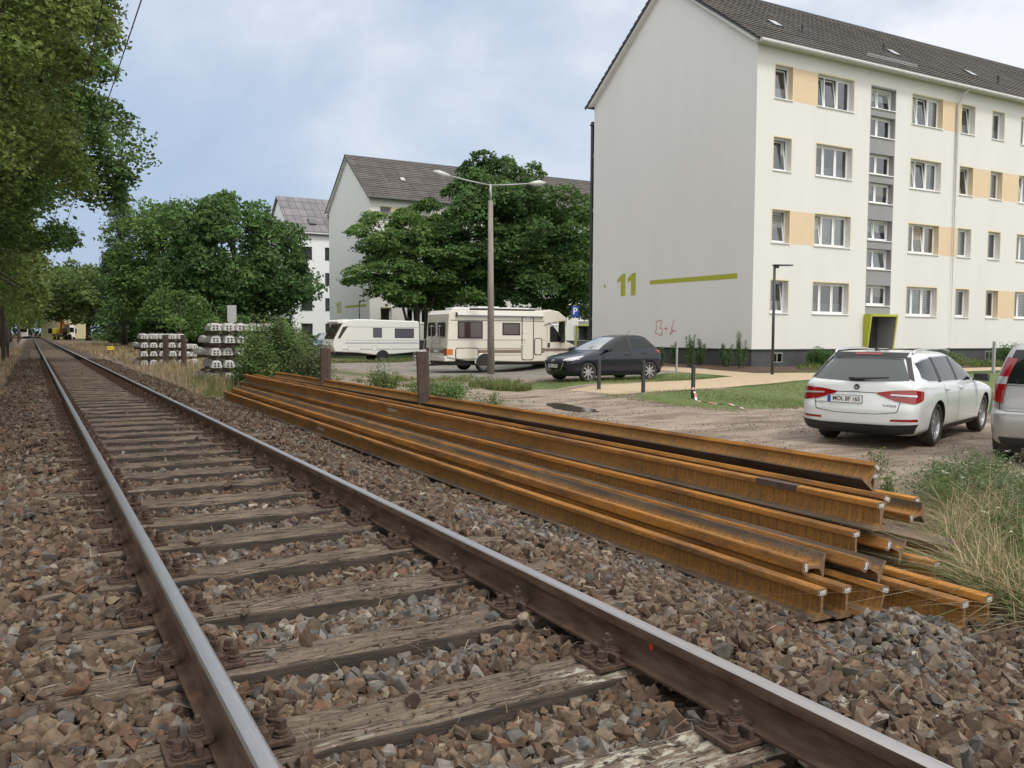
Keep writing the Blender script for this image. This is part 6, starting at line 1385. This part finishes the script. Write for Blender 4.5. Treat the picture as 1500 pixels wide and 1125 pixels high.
for i,(x_,y,h_,rd) in enumerate(((6.6,5.2,.42,.5),(5.6,3.9,.36,.45),(6.9,4.6,.42,.6),(4.7,3.2,.28,.4),(6.1,4.6,.4,.45),(5.1,3.5,.3,.35),(7.3,5.4,.5,.5),(6.1,3.9,.36,.5))):
    shrub('weed_bush',['grey-green weed clump near the people carrier','grey-green weed clump in the middle of the right weeds','grey-green weed clump at the right photo edge','low green weed clump beside the long rail ends','grey-green weed clump behind the middle one of the right weeds','small weed clump nearest the upright rail at the back right','tall weed clump directly below the people carrier bumper','weed clump low at the right photo edge'][i],(x_,y,gz(x_,y)),rd,h_,6500,.030,'leaf_weed',110+i,26,'weeds')
shrub('weed_bush','single thin weed standing in front of the estate car wheel',(8.0,7.2,-.6),.16,.42,260,.035,'leaf_light',120,5,'weeds')

# far-off wood closing the horizon
r=np.random.default_rng(77); n=26000; x=r.uniform(-120,190,n); zt=9+4*vnoise(x,x*0,.06,5)+2*vnoise(x,x*0,.2,6); C=np.stack([x,r.uniform(268,284,n),-.5+zt*r.random(n)**.8],1)
tag(leafcloud('distant_wood',C,1.5,'leaf_mid',None,seed=78,var=.5),'far-off wood closing the view at the end of the street','wood',None,'stuff')
r=np.random.default_rng(79); n=12000; x=r.uniform(-60,-16,n); C=np.stack([x*.15-17,r.uniform(20,260,n),-.5+9*r.random(n)**.8],1)
tag(leafcloud('distant_wood',C,.9,'leaf_dark',None,seed=80,var=.5),'dark wooded edge left of the lime row','wood',None,'stuff')
# straw, twigs and dead leaves on the ballast
r=np.random.default_rng(81); n=900; x=r.uniform(-2.4,2.4,n); y=.9+7*r.random(n)**1.6; k=(np.abs(np.abs(x)-.7525)>.07); x,y=x[k],y[k]; n=len(x)
a=r.uniform(0,6.28,n); L=r.uniform(.03,.13,n); z=zstone(x,y)+.045; w_=.0013
d=np.stack([np.cos(a),np.sin(a),r.normal(size=n)*.18],1); s_=np.stack([-np.sin(a),np.cos(a),np.zeros(n)],1); c=np.stack([x,y,z],1); cv=np.array([0,0,1])[None]*(L*r.uniform(0,.2,n))[:,None]
V=np.stack([c-d*L[:,None]/2-s_*w_,c-d*L[:,None]/2+s_*w_,c+cv-s_*w_,c+cv+s_*w_,c+d*L[:,None]/2-s_*w_*.5,c+d*L[:,None]/2+s_*w_*.5],1); F=np.concatenate([(np.arange(n)*6)[:,None]+np.array([[0,1,3,2]]),(np.arange(n)*6)[:,None]+np.array([[2,3,5,4]])])
tag(fast('dry_straw',V.reshape(-1,3),F,'blade',np.repeat(gcol(n,[(.45,.38,.27),(.30,.23,.15),(.14,.10,.07)],[3,3,2],r),6,0)),'scattered dry stalks and twigs lying on the ballast','straw',None,'stuff')
mb=MB(); mb.tube([(-1.42,2.36,-.13),(-1.33,2.45,-.10),(-1.22,2.50,-.10),(-1.12,2.44,-.11),(-1.06,2.33,-.14)],[.006,.006,.005,.004,.002],6); mb.tube([(-1.12,2.44,-.11),(-1.02,2.42,-.12),(-.92,2.36,-.13)],[.004,.003,.001],5); tag(mb.build('twig','timber',smooth=True),'bent bare twig lying on the stones left of the left rail','twig')

patch('dry_grass',7000,(3.0,4.6,1.9,3.3,lambda x,y:x>3.05+.0*y),.05,.004,[(.36,.27,.17),(.22,.15,.09),(.14,.095,.06),(.10,.11,.05)],[4,4,4,1],'dead roots and trampled straw on the soil at the lower right corner',2.2,32)
# loose pebbles and grit on the dirt yard and on the verge behind the pile
r=np.random.default_rng(91); n=16000; x=r.uniform(4.3,13.5,n); y=r.uniform(3.5,21,n); k=(r.random(n)<.25+.75*sm(vnoise(x,y,.9,23),.4,.75))&(((x-9.9)/1.0)**2+((y-17.6)/2.4)**2>1); x,y=x[k],y[k]
stones('yard_pebbles',x,y,g(x,y)-.004+.0*x,r.uniform(.005,.017,len(x)),np.array([1,1.4,.6,2.6,3,1.4,2.6,.5,1.2]),SVl,'loose pebbles and grit scattered on the dirt yard')
r=np.random.default_rng(92); n=5000; x=r.uniform(-4.5,-2.2,n); y=r.uniform(1.5,16,n)
stones('yard_pebbles',x,y,g(x,y)-.002,r.uniform(.008,.026,n),np.array([3,3,2,2,1,1,1,.5,.3]),SVl,'loose stones on the soil left of the ballast')
# ------------------------------------------------------------------ street furniture
def lamp_post():
    T=thing('street_lamp','tall concrete street lamp with two arms in front of the camper van','street lamp',(15.98,32.85,-.6))
    mb=MB(); mb.tube([(0,0,-.3),(-.05,0,7.35)],[.16,.10],12); mb.build('pole','concrete_pole',T,smooth=True)
    mb=MB(); mb.tube([(-.05,0,7.3),(-.06,0,8.05)],[.055,.05],10); 
    d=Vector((.994,-.106,0)); L_=[(-.06,0,8.0),(-.06+d.x*1.0,d.y*1.0,8.10),(-.06+d.x*1.95,d.y*1.95,8.22)]
    R_=[(-.06,0,8.0),(-.06-d.x*1.0,-d.y*1.0,8.12),(-.06-d.x*1.95,-d.y*1.95,8.28)]
    mb.tube(L_,.03,8); mb.tube(R_,.03,8); mb.build('arms','galv',T,smooth=True)
    for P in (L_,R_):
        a,b=Vector(P[1]),Vector(P[2]); u=(b-a).normalized(); h=MB(); q=[b-u*.15,b+u*.1,b+u*.35,b+u*.6]; h.tube(q,[.05,.10,.12,.05],10); o=h.build('lamp_head','lamp_shell',T,smooth=True)
        g_=MB(); g_.tube([p-Vector((0,0,.06)) for p in q[1:3]],[.07,.08],8); g_.build('lamp_glass','clear_lens',o,smooth=True)
    mb=MB()
    for z in (1.15,1.95,5.0): mb.lathe([(.15-.01*z,z-.01),(.155-.01*z,z),(.15-.01*z,z+.01)],14)
    mb.build('straps','galv',T)
MT['lamp_shell']=mk('pale_lamp_shell',(.50,.52,.50),rough=.4)
lamp_post()
def led_lamp(x,y,z,h,label,rz):
    T=thing('path_lamp',label,'lamp',(x,y,z),rz); mb=MB(); mb.tube([(0,0,-.2),(0,0,h)],[.05,.045],10); mb.build('pole','anthracite',T,smooth=True)
    mb=MB(); mb.box(-.04,.62,-.11,.11,h,h+.045); mb.box(.0,.15,-.05,.05,h-.08,h); mb.build('lamp_head','anthracite',T,bevel=.01); mb=MB(); mb.box(.2,.55,-.08,.08,h-.006,h); mb.build('light_panel','clear_lens',T)
led_lamp(20.74,21.37,-.22,3.68,'dark slim path lamp in front of the corner of block 11',R(-20))
led_lamp(20.9,64,-.4,4.0,'dark slim path lamp in front of the gable of block 10',R(-20))
for i,(x_,y) in enumerate(((14.03,17.63),(13.62,19.23),(13.05,20.56))):
    z=gz(x_,y); T=thing('bollard',['dark bollard with barrier tape tied to its foot, nearest','dark bollard in the middle, right side of the sandy path','dark bollard in front of the black car door, left side of the sandy path'][i],'bollard',(x_,y,z),0,'dark bollards at the path entrance')
    mb=MB(); mb.box(-.045,.045,-.035,.035,-.15,.90); mb.build('post','anthracite',T,bevel=.006); mb=MB(); mb.box(-.06,.06,-.05,.05,-.02,.02); mb.build('base_plate','galv',T)
# barrier tape
r=random.Random(3); mb=MB(); P=[(14.03,17.58,-.38),(14.0,17.5,-.45),(13.9,17.35,-.585),(13.7,17.0,-.59),(13.58,16.7,-.585),(13.55,16.4,-.57),(13.5,16.1,-.59),(13.58,15.8,-.55),(13.45,15.4,-.59),(13.25,15.0,-.588),(13.1,14.8,-.585)]
for i,(a,b) in enumerate(zip(P[:-1],P[1:])):
    n_=max(2,int((Vector(b)-Vector(a)).length/.12))
    for k in range(n_):
        p=Vector(a).lerp(Vector(b),k/n_); q=Vector(a).lerp(Vector(b),(k+1)/n_); w1=Vector((.035,.0,.012*math.sin(i*3+k))); mb.add([tuple(p-w1),tuple(p+w1),tuple(q+w1),tuple(q-w1)],[(0,1,2,3)],(i+k)%2)
for k in range(10):
    a0,a1=k*.628,(k+1)*.628; f=lambda a,z:(14.03+.06*math.cos(a),17.63+.055*math.sin(a),z); mb.add([f(a0,-.33),f(a1,-.33),f(a1,-.27),f(a0,-.27)],[(0,1,2,3)],k%2)
MT['tape_red']=mk('faded_red_tape',(.55,.16,.12),rough=.6); tag(mb.build('barrier_tape',['plate_white','tape_red']),'torn red and white barrier tape trailing from the nearest bollard','tape')
def post(name,label,x,y,h,w_,mat,cat='post',z=None):
    mb=MB(); mb.box(-w_/2,w_/2,-w_/2,w_/2,-.2,h); o=mb.build(name,mat,bevel=w_*.08); o.location=(x,y,gz(x,y) if z is None else z); return tag(o,label,cat)
post('marker_post','thin galvanised post on the lawn edge right of the black car',19.91,25.36,1.15,.06,'galv')
post('marker_post','thin grey post between the estate car and the people carrier',26.47,17.21,1.1,.08,'galv',z=-.14)
post('wooden_post','weathered wooden post at the far left of the trees',10.2,78,2.2,.18,'timber')
post('wooden_post','grey wooden board post behind the small rounded tree',11.2,58.5,1.5,.35,'timber')
post('wooden_post','second grey wooden board post beside the first',12.0,58.5,1.35,.3,'timber')
# parking sign
T=thing('parking_sign','blue parking sign on a grey pole behind the camper van cab','sign',(20.35,33,-.5)); mb=MB(); mb.tube([(0,0,-.2),(0,0,2.92)],[.03,.03],10); mb.build('pole','galv',T,smooth=True)
a=R(-30); mb=MB(); mb.M=Matrix.Rotation(a,4,'Z'); mb.box(-.16,.16,-.045,-.035,2.42,2.90); o=mb.build('sign_plate','plate_blue',T,bevel=.004); mb=MB(); mb.M=Matrix.Rotation(a,4,'Z'); mb.box(-.15,.15,-.045,-.035,2.02,2.36); o2_=mb.build('supplementary_plate','plate_white',T,bevel=.004)
text('P',.40,'plate_white',o,(math.sin(a)*.05,-math.cos(a)*.05,2.66),(R(90),0,a),'letter',.002,1.,.008)
# small sign seen from behind above the near sleeper stack
T=thing('track_sign','small grey sign on a pole, seen from behind, above the near concrete stack','sign',(4.41,29.2,-.35)); mb=MB(); mb.tube([(0,0,-.2),(0,0,2.35)],[.045,.045],8); mb.build('pole','galv',T,smooth=True); mb=MB(); mb.box(-.05,.24,-.06,-.045,1.7,2.35); mb.build('sign_plate','galv',T,bevel=.003)
# yellow marker box by the track
T=thing('marker_box','small bright yellow box on two dark legs in the grass right of the track','marker',(3.05,58.8,-.22)); mb=MB(); mb.box(-.2,.2,-.12,.12,.22,.46)
MT['yellow']=mk('yellow_paint',(.65,.52,.02),(.5,.38,.02),rough=.6); mb.build('box','yellow',T,bevel=.02)
for s in (-.12,.12): l=MB(); l.box(s-.03,s+.03,-.03,.03,-.2,.22); l.build('leg','post_steel',T)
# overhead wires and far masts
for x_,z_,lab in ((.44,6.5,'right overhead contact wire above the track'),(-.12,6.4,'left overhead contact wire above the track')):
    mb=MB(); mb.tube([(x_,-3,z_)]+[(x_,y,z_-.05*math.sin((y%40)/40*math.pi)) for y in range(2,300,6)],.011,5); tag(mb.build('contact_wire','black_plastic'),lab,'wire')
for i,(x_,y) in enumerate(((-3.0,88),(-2.6,128),(3.1,205),(-2.8,172),(6.3,232))):
    T=thing('catenary_mast',['nearest thin catenary mast in front of the left lime trunks','second catenary mast left of the track','catenary mast beside the orange excavator','third catenary mast left of the track','farthest mast right of the excavator'][i],'mast',(x_,y,-.35),0,'catenary masts'); mb=MB(); mb.tube([(0,0,-.2),(0,0,7.6)],[.13,.09],8); mb.build('pole','concrete_pole',T,smooth=True)
    s=1 if x_<0 else -1; mb=MB(); mb.tube([(0,0,7.0),(s*(abs(x_)),0,7.05)],[.04,.03],6); mb.tube([(0,0,6.1),(s*abs(x_)*.9,0,7.0)],[.025,.025],6); mb.build('bracket','galv',T)
def far_lamp(x_,y,h_,label,s=-1):
    T=thing('street_lamp',label,'street lamp',(x_,y,gz(x_,y))); mb=MB(); mb.tube([(0,0,-.2),(0,0,h_)],[.11,.07],8); mb.build('pole','concrete_pole',T,smooth=True); mb=MB(); mb.tube([(0,0,h_),(s*1.2,0,h_+.15)],[.04,.04],6); mb.build('arm','galv',T); mb=MB(); mb.tube([(s*1.0,0,h_+.13),(s*1.2,0,h_+.2),(s*1.8,0,h_+.2)],[.06,.12,.08],8); mb.build('lamp_head','lamp_shell',T,smooth=True)
far_lamp(9.6,138,6.3,'pale single-arm street lamp far along the right side')
far_lamp(11.5,69,5.8,'single-arm street lamp in the dark trees above the rounded shrub')
# small dark posts in front of the left trunks
for i,(x_,y,h_) in enumerate(((-2.32,45.5,2.6),(-2.42,49,2.5),(-2.2,47.5,.9))):
    post('signal_post',['dark thin post at the left photo edge, in dry grass','second dark thin post beside it at the left edge','short reddish post between the dark ones at the left edge'][i],x_,y,h_,.16 if i<2 else .12,'post_steel')
# excavator
def excavator():
    T=thing('excavator','orange and yellow wheeled excavator working beside the track far away','excavator',(3.7,175,-.3),R(-75)); T.scale=(.95,.95,1.05); 
    MT['orange']=mk('orange_paint',(.55,.20,.03),(.42,.15,.03),rough=.5)
    mb=MB(); mb.box(-1.6,1.6,-1.1,1.1,.55,.95); mb.build('undercarriage','post_steel',T,bevel=.05)
    for x_ in (-1.1,1.1):
        for s in (-1,1): wheel(T,x_,s*1.05,.52,.45,s,'yellow',5)
    mb=MB(); mb.box(-1.7,.7,-1.15,1.15,1.05,1.95); mb.build('engine_body','yellow',T,bevel=.08)
    mb=MB(); mb.box(-.1,1.2,.1,1.1,1.1,2.75); c=mb.build('cab','yellow',T,bevel=.06); mb=MB(); mb.box(1.17,1.22,.2,1.0,1.6,2.6); mb.box(.1,1.0,1.08,1.12,1.6,2.6); mb.build('cab_window','car_glass',c)
    mb=MB(); mb.prism([(.6,1.2),(.9,1.2),(2.1,3.9),(2.4,4.4),(2.1,4.5),(1.7,4.1)],-.65,-.25,'y'); mb.build('boom','orange',T,bevel=.03)
    mb=MB(); mb.prism([(2.1,4.45),(2.45,4.35),(3.2,2.0),(3.0,1.9)],-.6,-.3,'y'); mb.build('dipper_arm','orange',T,bevel=.03); mb=MB(); mb.prism([(2.9,2.0),(3.3,2.0),(3.7,1.3),(3.2,.9),(2.8,1.3)],-.85,-.05,'y'); mb.build('bucket','post_steel',T,bevel=.02)
excavator()
# far gabled house and vans at the end of the line
T=thing('gabled_house','small pale yellow gabled house at the far end of the track','house',(1.0,222,-.3)); MT['yellow_wall']=mk('pale_yellow_render',(.62,.56,.34),(.56,.50,.31),rough=.9)
mb=MB(); mb.prism([(0,0),(9,0),(9,5.2),(4.5,10.5),(0,5.2)],0,9,'y'); W_=mb.build('wall','yellow_wall',T)
mb=MB(); mb.prism([(-.5,4.9),(4.5,10.7),(9.5,4.9),(9.5,5.2),(4.5,11.05),(-.5,5.2)],-.4,9.4,'y'); mb.build('roof','roof_tiles',T)
for x_ in (1.2,5.6):
    for z_ in (1.0,4.2): mb=MB(); mb.box(x_,x_+1.6,-.03,.05,z_,z_+1.4,0); mb.box(x_+.1,x_+1.5,-.04,-.03,z_+.1,z_+1.3,1); mb.build('window',['white_plastic','car_glass'],W_)
def van_far(x_,y,label):
    T=thing('delivery_van',label,'van',(x_,y,-.3),R(90)); mb=MB(); mb.prism([(-2.7,.45),(-2.7,2.6),(1.2,2.6),(1.9,1.7),(2.7,1.3),(2.75,.45)],-1,1,'y'); B_=mb.build('body','white_gfk',T,bevel=.1); mb=MB(); mb.box(-2.72,-2.69,-.8,.8,1.4,2.3); mb.build('rear_window','car_glass',B_)
    for a_ in (-1.7,1.8):
        for s in (-1,1): wheel(T,a_,s*.88,.35,.24,s,'alloy',7)
van_far(-2.6,215,'white van parked far off left of the vanishing rails'); van_far(5.2,186,'white van parked behind the excavator')
sc.cycles.max_bounces=6; sc.cycles.diffuse_bounces=3; sc.cycles.transparent_max_bounces=8
